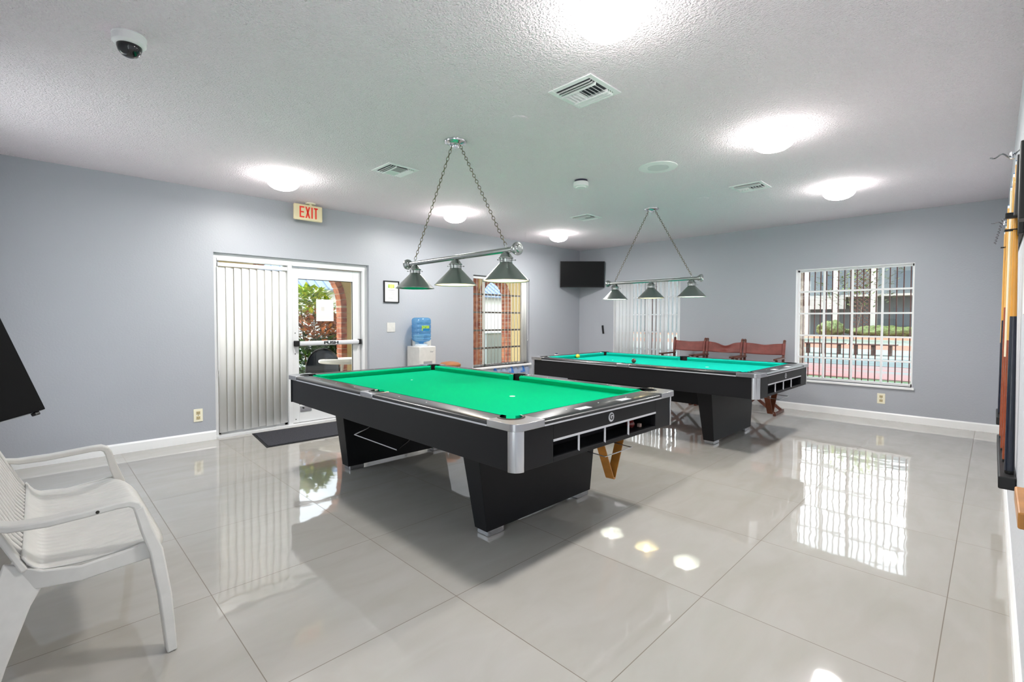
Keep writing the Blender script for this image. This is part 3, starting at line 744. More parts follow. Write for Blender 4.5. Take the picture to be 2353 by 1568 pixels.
def outlet(label, loc, rz):
    t = thing('wall_outlet', label, 'outlet', loc, rz, 'duplex wall outlets')
    B().bb(0,.006,-.041,.041,-.066,.066).out('cover_plate', M_ivory, t, bev=.003)
    for s in (-1,1):
        q = B().bb(.005,.009,-.018,.018,s*.026-.017,s*.026+.017).out('socket', mat('socket_tan',(196,180,140),.4), t, bev=.006)
        B().bb(.009,.0094,-.009,-.006,s*.026-.006,s*.026+.008).bb(.009,.0094,.006,.009,s*.026-.006,s*.026+.008).bb(.009,.0094,-.003,.003,s*.026-.012,s*.026-.008).out('socket_slots', M_slot, q)
    B().cyl((.006,0,0),(.0075,0,0),.004).out('screw', M_chrome, t)
outlet('ivory duplex outlet low on the left wall beside the blind', (0,1.185,.275), 0)
outlet('white duplex outlet low on the back wall below the gridded window', (4.82,YB,.27), -PI/2)

# water dispenser with bottle
t = thing('water_dispenser', 'white water dispenser standing against the left wall', 'water dispenser', (0,3.82,0))
B().bb(.03,.34,-.135,.135,.02,.60).bb(.03,.34,-.135,.135,.60,.905).out('cabinet', M_plastic, t, bev=.012, seg=3, smooth=True)
B().bb(.03,.10,-.05,.225,.30,1.055).out('rear_panel', M_plastic, t, bev=.008)
B().bb(.335,.342,-.12,.12,.05,.5).out('front_door', M_white, t, bev=.003)
B().lathe([(0,.905),(.085,.905),(.088,.92),(.07,.935),(0,.935)],32,(.185,0,0)).out('bottle_collar', M_white, t, smooth=True)
text('lettering','Vital',.03,mat('logo_grey',(120,120,128),.5),t,Matrix.Translation((.3405,.06,.83)) @ MX,extrude=.0004,shear=.3)
B().bb(.34,.342,-.07,.07,.55,.70).out('tap_recess', M_ink, t)
t = thing('water_bottle', 'blue water bottle upside down on the white dispenser', 'water bottle', (.185,3.82,.93))
rb = .132; prof = [(.03,0),(.03,.02),(.05,.03),(.11,.045),(rb,.07)]
for k in range(4):
    z = .075+k*.062; prof += [(rb,z+.008),(rb-.006,z+.014),(rb-.006,z+.02),(rb,z+.026),(rb,z+.055)]
prof += [(rb,.335),(rb-.01,.358),(rb-.035,.37),(0,.372)]
B().lathe(prof, 40).out('bottle_body', M_bottle, t, smooth=True, ang=60)
B().lathe([(rb+.001,.19),(rb+.0015,.26)], 10, a0=-.55, a1=.35).out('bottle_label', M_green, t, solid=.001)
B().lathe([(rb+.0025,.19),(rb+.003,.222)], 10, a0=-.45, a1=.35).out('label_band', M_blue, t, solid=.001)
# stool hidden behind the nearer table
t = thing('stool', 'round brown topped stool peeking over the nearer pool table', 'stool', (.48,4.09,0))
B().lathe([(0,.69),(.06,.688),(.12,.676),(.15,.655),(.155,.635),(.15,.62),(0,.62)],36).out('stool_seat', M_brownv, t, smooth=True)
for k in range(4):
    a = PI/4+k*PI/2; B().cyl((.12*math.cos(a),.12*math.sin(a),.625),(.19*math.cos(a),.19*math.sin(a),0),.011).out('stool_leg', M_steel, t)
B().lathe([(.16,.2),(.17,.2),(.17,.21),(.16,.21),(.16,.2)],32).out('foot_ring', M_steel, t, smooth=True)
# plastic sheet and tape below the tall window
t = thing('taped_plastic_sheet', 'plastic sheet taped with blue tape below the tall left window', 'plastic sheet', (0,5.75,0))
def fz(i, j):
    return Vector((.006+.006*math.sin(i*40+j*3)*(.3+j)+.003*math.sin(j*17), -.40+i*.88, .10+j*.355))
B().grid(lambda i, j: fz(i, j), 50, 10).out('sheet', M_poly, t, solid=.001, smooth=True, ang=180)
for k, (yy, ww) in enumerate(((-.36,.05),(.02,.05),(.30,.05))):
    B().hexa([(.012,yy-.06,.36),(.016,yy-.06,.36),(.016,yy+.06,.36),(.012,yy+.06,.36),(.002,yy-.02,.468),(.006,yy-.02,.468),(.006,yy+.02,.468),(.002,yy+.02,.468)]).out('tape_strip', M_tape, t)
t = thing('door_mat', 'charcoal carpet door mat in front of the glass door', 'door mat', (0,0,0))
B().prism([(.03,1.685),(.76,1.605),(.80,2.90),(.07,2.95)], 0, .004).out('rubber_border', M_matr, t)
B().prism([(.055,1.705),(.738,1.63),(.775,2.88),(.09,2.925)], .004, .010).out('carpet_pile', M_mat, t)

# ------------------------------------------------------------------ back corner television, remote
t = thing('wall_television', 'flat black television mounted high across the far corner', 'television', (.325,7.335,2.13), PI/4+.02)
tilt = Matrix.Rotation(math.radians(-4),4,'X')
b = B()
MV = Matrix.Rotation(math.radians(4),4,'X')
B().box((0,.012,0),(.835,.04,.49),MV).out('television_case', M_tv, t, bev=.004)
B().box((0,-.0095,.003),(.815,.004,.465),MV).out('screen', M_screen, t)
B().box((0,.10,0),(.05,.16,.05)).box((0,.045,0),(.25,.02,.2)).out('wall_bracket', M_tv, t)
o = B().bb(-.017,.017,-.02,0,-.08,.08).out('remote_control', M_tv, bev=.004); o.location = (.570,YB,1.088); o.rotation_euler = (0,-.12,0)
tag(o, 'small black remote hanging on the back wall near the corner', 'remote')

# ------------------------------------------------------------------ director chairs
def director(label, x, y, rz, sag, dip, wd=.50):
    t = thing('director_chair', label, 'chair', (x,y,0), rz, 'folding chairs along the back wall')
    h = wd/2
    # back faces -y; posts at the rear
    for s in (-1,1):
        B().sweep([(s*h,.0,.44),(s*h,.015,.76),(s*(h+.005),.05,.975)], (.034,.024), (0,1,0)).out('back_post', M_wood, t, bev=.005)
        B().ball((s*(h+.006),.053,.98),.019,u=14,v=10).out('post_finial', M_wood, t, smooth=True)
        B().bb(s*h-.025,s*h+.025,-.42,.03,.735,.757).out('arm_rest', M_wood, t, bev=.006)
        B().bb(s*h-.015,s*h+.015,-.36,-.33,.46,.735).out('arm_support', M_wood, t, bev=.003)
        B().bb(s*(h-.02)-.02,s*(h-.02)+.02,-.42,.02,.40,.44).out('seat_rail', M_wood, t, bev=.004)
        B().bb(s*h-.018,s*h+.018,-.42,.04,.0,.035).out('floor_runner', M_wood, t, bev=.006)
    for yy in (-.36,-.02):
        for s in (-1,1):
            o2 = .012*s
            B().sweep([(s*(h-.03),yy+o2,.415),(-s*(h-.01),yy+o2,.03)], (.022,.038), (0,0,1)).out('cross_leg', M_wood, t, bev=.003)
    def seat(i, j):
        xx = -h+.0+i*2*h; return Vector((xx, -.41+j*.42, .435-.035*(1-(2*i-1)**2)))
    B().grid(seat, 12, 6).out('seat_sling', M_leather, t, solid=.005, smooth=True, ang=180)
    def back(i, j):
        xx = -h+i*2*h; c = 1-(2*i-1)**2
        bump_ = math.exp(-((2*i-1)/.38)**2)
        z = .79+j*(.155)-sag*c*j*.5-dip*bump_*j-.008*c*(1-j)+(.0)
        yb = .02+j*.03 + .03*c + .035*bump_*(dip/.05)*math.sin(j*PI)
        return Vector((xx, yb-.01, z))
    B().grid(back, 24, 8).out('back_sling', M_leather, t, solid=.005, smooth=True, ang=180)
    for s in (-1,1): B().cyl((s*h,.003+.012,.79),(s*(h+.002),.04,.945),.022,n=12).out('sling_sleeve', M_leather, t, smooth=True)
    return t
director('brown leather folding chair in front of the blind, leftmost of three', 2.40, 7.36, -.05, .02, .004)
director('brown leather folding chair with deeply sagging back, middle of three', 2.955, 7.34, .03, .03, .045)
director('brown leather folding chair nearest the gridded window, rightmost of three', 3.52, 7.32, .06, .02, .014)

# ------------------------------------------------------------------ white plastic garden bench (left foreground)
t = thing('plastic_garden_bench', 'white moulded plastic garden bench at the left edge of the floor', 'garden bench', (3.03,0,0))
hw = .53
def seat(i, j):
    q = abs(2*i-1)
    x = (-hw+.012)+i*2*(hw-.012); y = -.045+j*(.405-.05*q**8)
    z = .425 - .018*math.sin(PI*min(1, j*1.05))*1 + .006*q**4
    z += .0016*math.cos(i*2*PI*26)*(1 if .08 < j < .93 else 0)
    if j > .86: z -= ((j-.86)/.14)**2*.05
    if j < .15: z += ((.15-j)/.15)**2*.05
    return Vector((x, y, z))
B().grid(seat, 208, 28).out('bench_seat', M_plastic, t, solid=.006, smooth=True, ang=180)
for s in (-1,1):
    # side apron under the seat
    B().sweep([(s*(hw-.03),-.06,.41),(s*(hw-.004),.0,.395),(s*(hw+.012),.1,.385),(s*(hw+.012),.22,.395),(s*(hw+.01),.31,.405)], [(.016,.08),(.016,.06),(.016,.052),(.016,.055),(.016,.07)], (0,0,1)).out('side_apron', M_plastic, t, bev=.004, smooth=True)
    # arm that bends down into the front leg
    arm = [(s*(hw-.06),-.165,.63),(s*(hw-.035),-.13,.608),(s*(hw-.014),-.07,.590),(s*(hw-.004),.02,.586),(s*(hw),.12,.592),(s*(hw),.20,.598),(s*(hw),.235,.597),(s*(hw+.001),.255,.585),(s*(hw+.002),.262,.565)]
    B().sweep(arm, [(.045,.022),(.05,.022),(.056,.024),(.06,.024),(.062,.024),(.062,.024),(.062,.026),(.062,.028),(.062,.03)], [(0,0,1)]*5+[(0,0,1),(0,.4,1),(0,1,.6),(0,1,.1)]).out('armrest', M_plastic, t, bev=.006, seg=3, smooth=True)
    B().sweep([(s*(hw+.002),.262,.575),(s*(hw+.006),.285,.48),(s*(hw+.012),.31,.40),(s*(hw+.022),.335,.22),(s*(hw+.03),.352,.0)], [(.062,.03),(.064,.036),(.07,.042),(.066,.04),(.058,.034)], (0,1,0)).out('leg', M_plastic, t, bev=.006, seg=3, smooth=True)
    B().sweep([(s*(hw-.035),-.03,.44),(s*(hw-.01),-.075,.33),(s*(hw+.02),-.125,.16),(s*(hw+.05),-.165,0)], [(.03,.13),(.035,.10),(.04,.08),(.045,.065)], (0,1,0)).out('leg', M_plastic, t, bev=.006, seg=3, smooth=True)
    B().sweep([(s*(hw-.03),-.04,.43),(s*(hw-.045),-.08,.52),(s*(hw-.05),-.14,.66),(s*(hw-.06),-.22,.84)], [(.05,.02),(.045,.02),(.045,.02),(.045,.02)], (0,1,0)).out('back_post', M_plastic, t, bev=.005, smooth=True)
for k in range(17):
    x = -.42+k*.0525
    B().sweep([(x,-.04,.455),(x,-.075,.51),(x,-.135,.65),(x,-.215,.83)], (.022,.012), (0,1,0)).out('back_slat', M_plastic, t, bev=.004, smooth=True)
B().sweep([(-.49,-.222,.85),(-.25,-.235,.875),(0,-.24,.88),(.25,-.235,.875),(.49,-.222,.85)], (.02,.05), (0,0,1)).out('top_rail', M_plastic, t, bev=.006, smooth=True)
B().ball((hw+.030,.145,.592),.006,u=10,v=8).out('moulding_hole', M_slot, t)

# tilted television at the left edge
t = bpy.data.objects.new('tilted_television', None); C.objects.link(t)
Cn = Vector((5.8155-1.39193*1.5, .0189, 1.2777-.18829*1.5))
dx = Vector((-.8880,.4598,0)).normalized(); dx = Vector((-.931,.482,0)).normalized()
up = Vector((-.159,-.307,.937)); up = (up-dx*up.dot(dx)).normalized(); nr = dx.cross(up).normalized()
if nr.dot(Vector((5.8,0,1.28))-Cn) < 0: nr = -nr
t.matrix_world = Matrix(((dx.x,up.x,nr.x,Cn.x),(dx.y,up.y,nr.y,Cn.y),(dx.z,up.z,nr.z,Cn.z),(0,0,0,1)))
tag(t, 'black television tilted on a wall arm at the left picture edge', 'television')
B().bb(-.40,0,0,.34,-.012,0).out('screen_panel', mat('matte_black_screen', (9,9,11), .8, spec=.1), t, bev=.002)
B().bb(-.40,.016,-.001,.34,-.045,-.0125).out('television_case', mat('grey_blue_edge', (150,158,166), .35), t, bev=.003)
B().bb(.011,.013,.01,.12,-.0128,-.0115).bb(.005,.007,.08,.19,-.0128,-.0115).bb(.0125,.0145,.17,.34,-.0128,-.0115).out('edge_slots', M_inkb, t)
B().bb(-.04,-.018,-.011,0,-.02,-.006).out('sensor_nub', M_tv, t, bev=.003)
B().cyl((-.32,.16,-.045),(-.32,.13,-.07),.02).out('wall_arm', M_tv, t)

# ------------------------------------------------------------------ cue racks and cues on the right wall
def cue(label, y, x, zb, m1, m2, z_split, length=1.46, lean=0, r0=.0145):
    t = thing('pool_cue', label, 'pool cue', (x,y,zb), 0, 'cues in the wall racks')
    zs = z_split
    def rr(z): return r0+(.0065-r0)*z/length
    B().tube([(0,0,.012),(lean*zs/length,0,zs)], r0, 16, rad=[rr(.012), rr(zs)]).out('cue_butt', m2, t, smooth=True)
    B().tube([(lean*zs/length,0,zs),(lean,0,length-.02)], r0, 16, rad=[rr(zs), rr(length-.02)]).out('cue_shaft', m1, t, smooth=True)
    B().cyl((lean,0,length-.02),(lean,0,length-.004),.0062,n=12).out('ferrule', M_spot, t); B().cyl((lean,0,length-.004),(lean,0,length),.006,n=12).out('tip', M_blue, t)
    B().cyl((0,0,0),(0,0,.012),r0*.95,n=14).out('bumper', M_rubber, t)
    return t
def cue_rack(label, y0, y1, zb, zt, ys):
    t = thing('cue_rack', label, 'cue rack', (XR,0,0))
    B().bb(-.06,-.001,y0,y1,zb-.06,zb-.001).out('rack_base', M_rubber, t, bev=.006)
    B().bb(-.02,-.001,y0,y1,zt-.03,zt+.03).out('rack_top', M_rubber, t, bev=.004)
    for y in ys: B().tube([(-.02,y-.02,zt),(-.06,y-.02,zt),(-.062,y+.02,zt),(-.02,y+.02,zt)], .003, 6).out('cue_clip', M_rubber, t, smooth=True)
    return t
cue_rack('black cue rack on the right wall holding the nearer group of cues', 3.16, 4.32, .555, 1.70, (3.25,))
cue_rack('black cue rack on the right wall holding the farther cues', 5.15, 5.65, .545, 1.84, (5.32,))
cx_ = XR-.023
cue('amber cue with long navy butt, nearest in the nearer rack', 3.25, cx_, .556, M_maple2, M_butt, .74, 1.465, -.003, .0175)
cue('pale cue with mahogany butt, second in the nearer rack', 3.50, cx_-.008, .556, M_maple, M_butt2, .62, 1.46, .002)
cue('cream cue with brown butt, third in the nearer rack', 3.80, cx_-.012, .556, mat('cream_cue',(228,216,190),.25,coat=.4), M_butt2, .52, 1.45, .002)
cue('reddish brown cue farthest in the nearer rack', 4.20, cx_-.014, .556, M_maple, M_butt2, .80, 1.42, 0)
cx_ = XR-.037
cue('amber cue with navy butt in the farther rack', 5.32, cx_, .546, M_maple2, M_butt, .73, 1.46, .004)
cue('light cue with navy butt behind it in the farther rack', 5.52, cx_, .546, M_maple, M_butt, .55, 1.44, .0)
def wire_clip(label, y, z):
    t = thing('bridge_stick', label, 'bridge stick', (XR-.045,y,z))
    B().cyl((.024,-.12,-.30),(.022,-.10,-.03),.016,.007).out('stick_shaft', M_rubber, t, smooth=True)
    pts = []
    for k in range(15):
        a = k/14; pts.append((-.07+a*.11, .045*math.sin(a*PI*4), .006*math.sin(a*9)))
    B().tube(pts, .0035, 6).out('wire_head', M_steel, t, smooth=True); B().cyl((0,0,-.02),(0,0,.01),.009).out('ferrule', M_chrome, t)
wire_clip('bridge stick with wavy wire head at the top of the nearer cues', 3.22, 2.045)
wire_clip('bridge stick with wire head at the top of the farther cues', 5.30, 2.03)
t = thing('bridge_holder', 'black strap with coiled cord holding the nearer cues', 'strap', (XR,3.20,1.76))
B().bb(-.062,-.001,-.02,.02,-.012,.012).out('strap', M_rubber, t, bev=.003)
b = B(); pts = [(-.068-.0004*k+.004*math.cos(k*.9), .012+.004*math.sin(k*.9), -.01-k*.0018) for k in range(64)]
B().tube(pts, .002, 6).out('coiled_cord', M_steel, t, smooth=True)
o = B().bb(-.03,0,-.05,.05,-.16,.14).out('chalk_holder', M_rubber, bev=.004); o.location = (XR,2.75,1.83); tag(o, 'black holder panel on the right wall behind the cue tops', 'wall holder')
o = B().bb(-.012,0,-.22,.22,-.30,.27).out('rules_board', M_paper, bev=.002); o.location = (XR,2.45,1.60); tag(o, 'white board on the right wall beside the nearer cues', 'board')
o = B().bb(-.016,-.012,-.006,.006,-.13,.13).out('thin_black_strip', M_inkb); o.location = (XR,2.42,1.47); tag(o, 'thin black vertical strip on the white board', 'strip')
t = thing('framed_print', 'blue print in a pale frame at the right picture edge', 'framed print', (XR,1.42,1.585))
B().bb(-.022,-.001,-.28,.28,-.17,.17).out('frame_border', M_white, t, bev=.008, seg=3)
B().bb(-.024,-.0215,-.25,.25,-.145,.145).out('print', M_blueframe, t)
t = thing('wooden_ledge', 'small wooden ledge on the right wall below the framed print', 'ledge', (XR,1.78,.80))
B().bb(-.04,-.001,-.13,.13,-.02,.02).out('ledge_board', M_oak, t, bev=.004)

# ------------------------------------------------------------------ outdoors
S(B().bb(-.1,14,YB+T+.01,11.6,-.128,-.05).out('floor_bounce_strip', mat('pale_bounce_strip',(216,212,206),.9)))  # unseen pale strip added to bounce sunlight through the back windows onto the ceiling
S(B().bb(-8,14,-14,YF-T-.01,-.128,-.05).out('floor_bounce_ground', mat('pale_concrete',(214,210,202),.9)))  # unseen pale ground added outside the front openings to bounce light indoors
g = B().bb(-60,70,-20,90,-.4,-.13).out('ground', M_grass); S(g)
S(B().bb(-3.0,-T,-1,12,-.12,-.02).out('floor_porch', M_conc))
S(B().bb(-3.1,-T,-2,13,2.66,2.8).out('ceiling_porch', M_outw))
# arcade wall with two brick arches (x = -2.3 .. -2.0)
t = thing('arcade_wall', 'cream porch wall with brick arches seen beyond the glass door', 'wall')
def arch_fill(b, y0, y1, ya, yb, zc, ztop, x0, x1):
    R_ = (yb-ya)/2; c = (ya+yb)/2; n = 16
    b.bb(x0,x1,y0,ya,-.12,ztop); b.bb(x0,x1,yb,y1,-.12,ztop)
    for k in range(n):
        a0, a1 = PI-PI*k/n, PI-PI*(k+1)/n
        p0 = (c+R_*math.cos(a0), zc+R_*math.sin(a0)); p1 = (c+R_*math.cos(a1), zc+R_*math.sin(a1))
        b.hexa([(x0,p0[0],p0[1]),(x1,p0[0],p0[1]),(x1,p1[0],p1[1]),(x0,p1[0],p1[1]),(x0,p0[0],ztop),(x1,p0[0],ztop),(x1,p1[0],ztop),(x0,p1[0],ztop)])
b = B(); arch_fill(b, -1, 5.2, 2.08, 3.78, 1.5, 2.66, -2.16, -2.0); arch_fill(b, 5.2, 7.9, 6.76, 7.72, 1.75, 2.66, -2.16, -2.0); arch_fill(b, 7.9, 11, 8.05, 9.9, 1.6, 2.66, -2.16, -2.0)
b.out('stucco_wall', M_cream, t)
def brick_arch(ya, yb, wd, zc, x0, x1):
    R_ = (yb-ya)/2; c = (ya+yb)/2
    b = B(); mo = B()
    for s, yy in ((-1, ya), (1, yb)):
        ys = (yy, yy+s*wd); y_0, y_1 = min(ys), max(ys)
        mo.bb(x0+.01,x1-.01,y_0+.006,y_1-.006,-.12,zc)
        z = -.1
        while z < zc-.04:
            b.bb(x0,x1,y_0,y_1,z,z+.075); z += .088
    n = int(PI*R_/.1)
    for k in range(n):
        a0 = PI*(k+.06)/n; a1 = PI*(k+.94)/n; r0, r1 = R_, R_+wd
        P = [(c+r*math.cos(a), zc+r*math.sin(a)) for r, a in ((r0,a0),(r1,a0),(r1,a1),(r0,a1))]
        b.hexa([(x0,p[0],p[1]) for p in P]+[(x1,p[0],p[1]) for p in P])
        a0 = PI*k/n; a1 = PI*(k+1)/n
        P = [(c+r*math.cos(a), zc+r*math.sin(a)) for r, a in ((r0+.008,a0),(r1-.008,a0),(r1-.008,a1),(r0+.008,a1))]
        mo.hexa([(x0+.01,p[0],p[1]) for p in P]+[(x1-.01,p[0],p[1]) for p in P])
    q = b.out('brick_arch', M_brick, t); mo.out('mortar', M_mortar, q)
brick_arch(2.18, 3.68, .1, 1.5, -2.17, -1.985)
brick_arch(6.88, 7.60, .12, 1.75, -2.17, -1.985)
brick_arch(8.17, 9.78, .12, 1.6, -2.17, -1.985)
B().bb(-2.17,-1.985,6.44,6.752,-.12,2.66).out('brick_pier', M_brick, t)
# garden building with metal roof beyond the arcade
t = thing('white_building', 'white building with blue-grey metal roof seen through the glass door', 'building', (-8.4,8,0))
B().bb(-3,0,-8,9,-.13,2.16).out('building_wall', M_outw, t)
b = B().hexa([(.35,-8.2,2.13),(.35,9.2,2.13),(-3.2,9.2,4.4),(-3.2,-8.2,4.4),(.35,-8.2,2.17),(.35,9.2,2.17),(-3.2,9.2,4.45),(-3.2,-8.2,4.45)])
for k in range(70):
    y = -8.1+k*.25; b.hexa([(.35,y,2.17),(.35,y+.04,2.17),(-3.2,y+.04,4.45),(-3.2,y,4.45),(.35,y,2.21),(.35,y+.04,2.21),(-3.2,y+.04,4.49),(-3.2,y,4.49)])
b.out('metal_roof', M_roof, t)
def leafy(name, label, cat, loc, rad, hgt, n, mats, ll, base=0, stems=5, kinds=None, group=None, stemm=None, droop=.2):
    t = thing(name, label, cat, loc, 0, group)
    bs = [B() for _ in mats]
    for k in range(n):
        z = base+hgt*random.random()**.8; rr_ = rad*(1-.5*abs(z-base-hgt*.45)/hgt)*math.sqrt(random.random()); a = random.random()*2*PI
        c = Vector((rr_*math.cos(a), rr_*math.sin(a), z))
        d = Vector((math.cos(a+random.uniform(-.9,.9)), math.sin(a+random.uniform(-.9,.9)), random.uniform(-droop,.9))).normalized()
        l = ll*random.uniform(.6,1.2); w_ = l*.24; s_ = d.cross(Vector((0,0,1))).normalized(); nn = s_.cross(d)
        m_i = min(len(mats)-1, int((1-(z-base)/hgt)*len(mats)+random.uniform(-.35,.35))); m_i = max(0, m_i); q = bs[m_i].bm
        v = [q.verts.new(c), q.verts.new(c+d*l*.45+s_*w_+nn*l*.03), q.verts.new(c+d*l-nn*l*.12), q.verts.new(c+d*l*.45-s_*w_+nn*l*.03), q.verts.new(c+d*l*.5-nn*l*.02)]
        for f_ in ((0,1,4),(1,2,4),(2,3,4),(3,0,4)): q.faces.new([v[i] for i in f_])
    for q, m_ in zip(bs, mats): q.out('leaves', m_, t)
    for k in range(stems):
        a = k*2*PI/stems; B().tube([(0.05*math.cos(a),.05*math.sin(a),0),(rad*.3*math.cos(a),rad*.3*math.sin(a),base+hgt*.4),(rad*.45*math.cos(a),rad*.45*math.sin(a),base+hgt*.8)], .014, 6, rad=[.018,.013,.008]).out('stem', stemm or M_bark, t)
    return t
leafy('croton_shrub', 'yellow and red leaved croton shrub outside the glass door', 'shrub', (-3.35,3.72,-.13), .46, 1.86, 1700, [M_leafY,M_leafR,M_leafG,M_leafG], .2, .1)
leafy('croton_shrub', 'darker croton shrub behind the white paper notice on the door', 'shrub', (-3.45,4.30,-.13), .4, 1.35, 1200, [M_leafR,M_leafG,M_leafG], .2, .05)
leafy('palm_plant', 'small green palm outside the tall left window', 'shrub', (-2.9,9.5,-.13), .4, 2.3, 300, [M_leafG,M_hedge], .5, .5)
o = B().bb(-.5,.0,-.42,.42,0,.98).bb(-.52,.02,-.44,.44,.98,1.02).out('utility_cabinet', M_outg, bev=.01); o.location = (-4.6,9.75,-.13); tag(o, 'pale grey utility cabinet outside the tall left window', 'cabinet')
# patio set on the porch
t = thing('patio_table', 'round pale patio table outside the glass door', 'patio table', (-1.15,3.42,-.02))
B().lathe([(0,.64),(.44,.64),(.45,.65),(.45,.672),(.44,.68),(0,.68)],40).out('table_top', M_outw, t, smooth=True)
for k in range(4):
    a = k*PI/2+.4; B().cyl((.15*math.cos(a),.15*math.sin(a),.64),(.3*math.cos(a),.3*math.sin(a),0),.018).out('table_leg', M_outw, t)
def mesh_chair(label, loc, rz):
    t = thing('patio_chair', label, 'patio chair', loc, rz)
    def bk(i, j):
        a = PI*i; return Vector((-.25*math.cos(a), .04-.10*math.sin(a)*0+.0+.06*(1-abs(2*i-1)), .42+j*.42*math.sin(a)**.7))
    B().grid(bk, 20, 6).out('chair_back', M_mesh, t, solid=.006, smooth=True, ang=180)
    B().tube([(-.25*math.cos(PI*k/20), .04+.06*(1-abs(2*k/20-1)), .42+.42*math.sin(PI*k/20)**.7) for k in range(21)], .012, 8).out('back_hoop', M_tv, t, smooth=True)
    B().lathe([(0,.42),(.24,.43),(.25,.42),(.24,.41),(0,.40)],32,(0,-.18,0)).out('chair_seat', M_mesh, t, smooth=True)
    for sx in (-1,1):
        for yy in (.0,-.36): B().cyl((sx*.18,yy,.42),(sx*.23,yy*1.1,0),.011).out('chair_leg', M_tv, t)
mesh_chair('black mesh patio chair with round back behind the patio table', (-1.42,3.10,-.02), .9)
mesh_chair('black mesh patio chair by the left edge of the door glass', (-.72,2.36,-.02), 2.1)
# courts, buildings, hedges seen through the gridded window
def ground_band(label, cat, name, y0, y1, m):
    o = B().bb(-26,20,y0,y1,-.13,-.11).out(name, m); tag(o, label, cat)
ground_band('red and pink painted court nearest the gridded window outside', 'court', 'red_court', 14.0, 17.8, mat('court_red', (140,84,80), .9, c2=(96,112,108), vscale=1.1, stretch=(.15,1,1)))
ground_band('blue-green court strip outside behind the red painted court', 'court', 'green_court', 17.9, 21.3, mat('teal_court', (88,100,98), .9, var=.1, vscale=2))
ground_band('pale grey court under the picnic tables outside', 'court', 'grey_court', 21.4, 27.9, mat('pale_court', (122,126,118), .9))
ground_band('orange strip crossing behind the picnic tables outside', 'path', 'orange_path', 28.0, 33.0, mat('orange_strip', (150,98,78), .9))
ground_band('grey-green court in the far distance outside', 'court', 'pale_court', 33.1, 41.8, mat('far_court', (122,128,116), .9))
ground_band('broad orange paving in front of the far hedges', 'paving', 'orange_court', 41.9, 50, mat('orange_paving', (156,106,80), .9, var=.1, vscale=2))
for k, (x, y, lab) in enumerate(((.85,23.2,'brown picnic table outside behind the left half of the gridded window'),(2.5,23.3,'brown picnic table outside behind the middle of the gridded window'))):
    t = thing('picnic_table', lab, 'picnic table', (x,y,-.11), .0)
    B().bb(-.75,.75,-.3,.3,.40,.44).out('table_top', M_bench, t)
    for q in (-.55,0,.55): B().bb(q-.035,q+.035,-.2,.2,0,.40).out('table_leg', M_bench, t)
M_b1 = mat('building_grey', (124,132,136), .85); M_b2 = mat('building_white', (186,184,178), .85)
t = thing('apartment_building', 'pale apartment building with balconies beyond the gridded window', 'building', (-4.35,52.5,-.13)); t.scale = (1.75,1.75,1.75)
B().bb(-14,4.2,0,8,0,6.4).out('building_wall', M_b1, t)
B().bb(4.0,14,-3,6,0,6.4).out('side_wing', M_b2, t)
B().bb(-8,4.0,-1.4,0,1.95,2.05).bb(-8,.6,-1.45,-1.35,1.35,1.95).bb(-8,4.0,-1.45,-1.35,3.3,3.6).out('balcony', M_b2, t)
for x in (-5.6,-3.2,-1.1,.2,1.75): B().bb(x-.12,x+.12,-1.52,-1.3,0,6).out('column', M_b2, t)
b = B(); X0, X1, Z0, Z1 = .85, 1.65, 0.35, 5.4
k = X0-(Z1-Z0)
while k < X1:
    for sg in (1,-1):
        pts = []
        for z in (Z0, Z1):
            pass
        # diagonal strip clipped to the panel
        xa, za = k, Z0; xb, zb3 = k+(Z1-Z0), Z1
        if xa < X0: za += X0-xa; xa = X0
        if xb > X1: zb3 -= xb-X1; xb = X1
        if xb-xa > .05:
            if sg < 0: xa, xb = X0+X1-xa, X0+X1-xb
            yy = -1.25+.02*sg
            b.hexa([(xa-.02,yy-.01,za),(xa+.02,yy-.01,za),(xa+.02,yy+.01,za),(xa-.02,yy+.01,za),(xb-.02,yy-.01,zb3),(xb+.02,yy-.01,zb3),(xb+.02,yy+.01,zb3),(xb-.02,yy+.01,zb3)])
    k += .2
b.out('lattice_screen', M_latt, t)
for x, yy in ((-2.2,0),(-.4,0),(2.7,0),(4.9,-3),(6.2,-3)):
    for z in (.5,2.3,4.0): B().bb(x-.35,x+.35,yy-.04,yy+.02,z,z+.9).out('window', mat('far_window', (96,108,118), .3) if (x, z) == (-2.2, .5) else bpy.data.materials['far_window'], t)
for (x, y, sx, h_, lab) in ((-3.9,48,1.0,1.3,'small round hedge bush at the left of the far building'),(-.4,49.0,2.7,.9,'low yellow-green hedge in front of the balcony columns'),(5.6,48.2,3.2,1.4,'clipped green hedge at the right of the far building')):
    o = B().ball((0,0,h_/2),.5,(sx*2,2.2,h_),28,18).out('hedge', M_hedge, smooth=True, ang=180)
    tx = bpy.data.textures.new('h','CLOUDS'); tx.noise_scale = .5; m_ = o.modifiers.new('sub','SUBSURF'); m_.levels = 2; m_.render_levels = 2; m_ = o.modifiers.new('d','DISPLACE'); m_.texture = tx; m_.strength = .5
    o.location = (x,y,-.13); tag(o, lab, 'hedge')
t = thing('palm_tree', 'grey palm trunk standing at the left side of the gridded window', 'tree', (3.05,10.6,-.13))
B().tube([(0,0,0),(.03,0,1.5),(-.02,0,3.2),(0,0,5)], .13, 16, rad=[.19,.15,.14,.13]).out('trunk', M_bark, t, smooth=True)
b = B()
for k in range(16):
    a = k*2*PI/16; pts = [(0,0,5),(.7*math.cos(a),.7*math.sin(a),5.5),(1.5*math.cos(a),1.5*math.sin(a),5.2),(2.1*math.cos(a),2.1*math.sin(a),4.3)]
    b.sweep(pts, [(.1,.01),(.4,.01),(.35,.01),(.05,.01)], (0,0,1))
b.out('fronds', M_hedge, t)
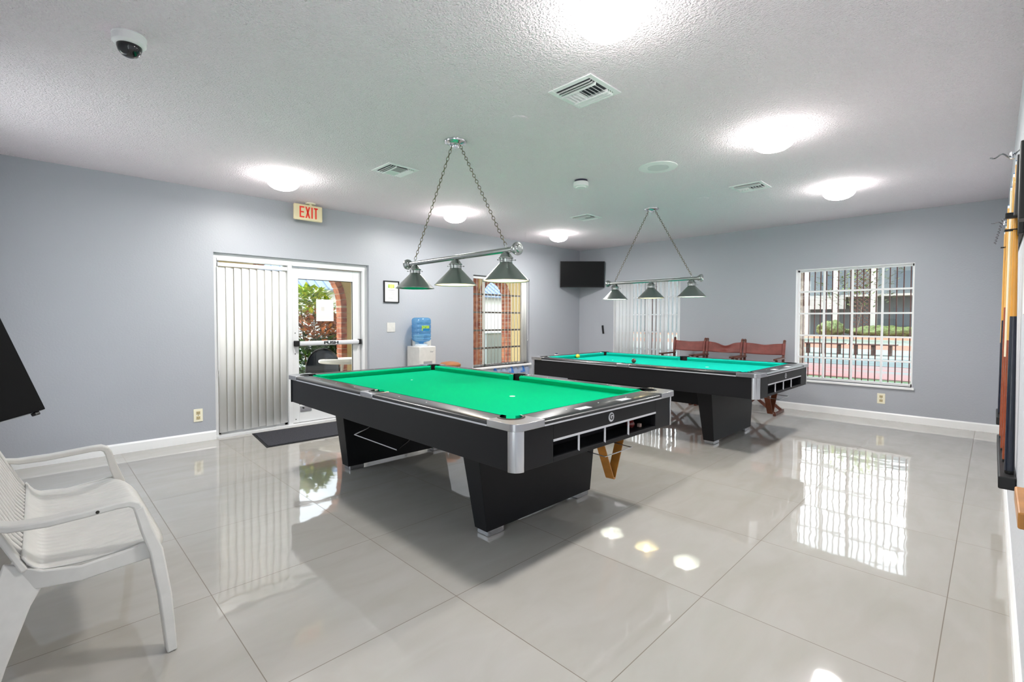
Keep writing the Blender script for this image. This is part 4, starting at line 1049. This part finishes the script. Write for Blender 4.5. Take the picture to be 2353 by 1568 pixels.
leafy('young_tree', 'yellow-green leafy tree top left beyond the gridded window', 'tree', (-.6,38.0,-.13), 2.6, 6.4, 1500, [M_leafY,M_hedge], .3, 2.2, 3)
leafy('shade_tree', 'broad green tree behind the half closed blind outside', 'tree', (-9.5,38,-.13), 3.0, 6.5, 1500, [M_hedge,M_leafG], .4, 1.4, 3)

# ------------------------------------------------------------------ light
for x, y in ((4.62,1.78),(4.66,3.83),(4.68,5.83),(1.02,1.70),(.97,3.80),(.95,5.88)):
    l = bpy.data.lights.new('bowl_lamp_light', 'AREA'); l.shape = 'DISK'; l.size = .2; l.energy = 13; l.color = (1,.98,.95)
    o = bpy.data.objects.new('bowl_lamp_light', l); C.objects.link(o); o.location = (x,y,H-.137)
def area(name, loc, sx, sy, rot, power, col=(1,1,1)):
    l = bpy.data.lights.new(name, 'AREA'); l.shape = 'RECTANGLE'; l.size = sx; l.size_y = sy; l.energy = power; l.color = col
    o = bpy.data.objects.new(name, l); C.objects.link(o); o.location = loc; o.rotation_euler = rot; return o
sun = bpy.data.lights.new('sun', 'SUN'); sun.energy = 3.6; sun.angle = math.radians(.6); sun.color = (1,.95,.86)
so = bpy.data.objects.new('sun', sun); C.objects.link(so)
so.rotation_euler = Vector((.75,.10,-.80)).to_track_quat('-Z','Y').to_euler()
wd = bpy.data.worlds.new('sky'); bpy.context.scene.world = wd; wd.use_nodes = True
nt = wd.node_tree; bg = nt.nodes['Background']
tc = nt.nodes.new('ShaderNodeTexCoord'); sp = nt.nodes.new('ShaderNodeSeparateXYZ'); nt.links.new(tc.outputs['Generated'], sp.inputs[0])
rp = nt.nodes.new('ShaderNodeValToRGB'); nt.links.new(sp.outputs[2], rp.inputs[0])
rp.color_ramp.elements[0].position = 0; rp.color_ramp.elements[0].color = (1,.985,.96,1); rp.color_ramp.elements[1].position = .8; rp.color_ramp.elements[1].color = (.62,.78,1,1)
nt.links.new(rp.outputs[0], bg.inputs[0]); bg.inputs[1].default_value = 1.9
sc = bpy.context.scene
sc.view_settings.view_transform = 'Standard'; sc.view_settings.look = 'None'; sc.view_settings.gamma = 1; sc.view_settings.exposure = 1.14
sc.view_settings.use_curve_mapping = False
sc.cycles.use_denoising = True; sc.cycles.max_bounces = 10; sc.cycles.diffuse_bounces = 6; sc.cycles.transparent_max_bounces = 24; sc.cycles.glossy_bounces = 5
sc.cycles.sample_clamp_indirect = 8; sc.cycles.caustics_reflective = False; sc.cycles.caustics_refractive = False
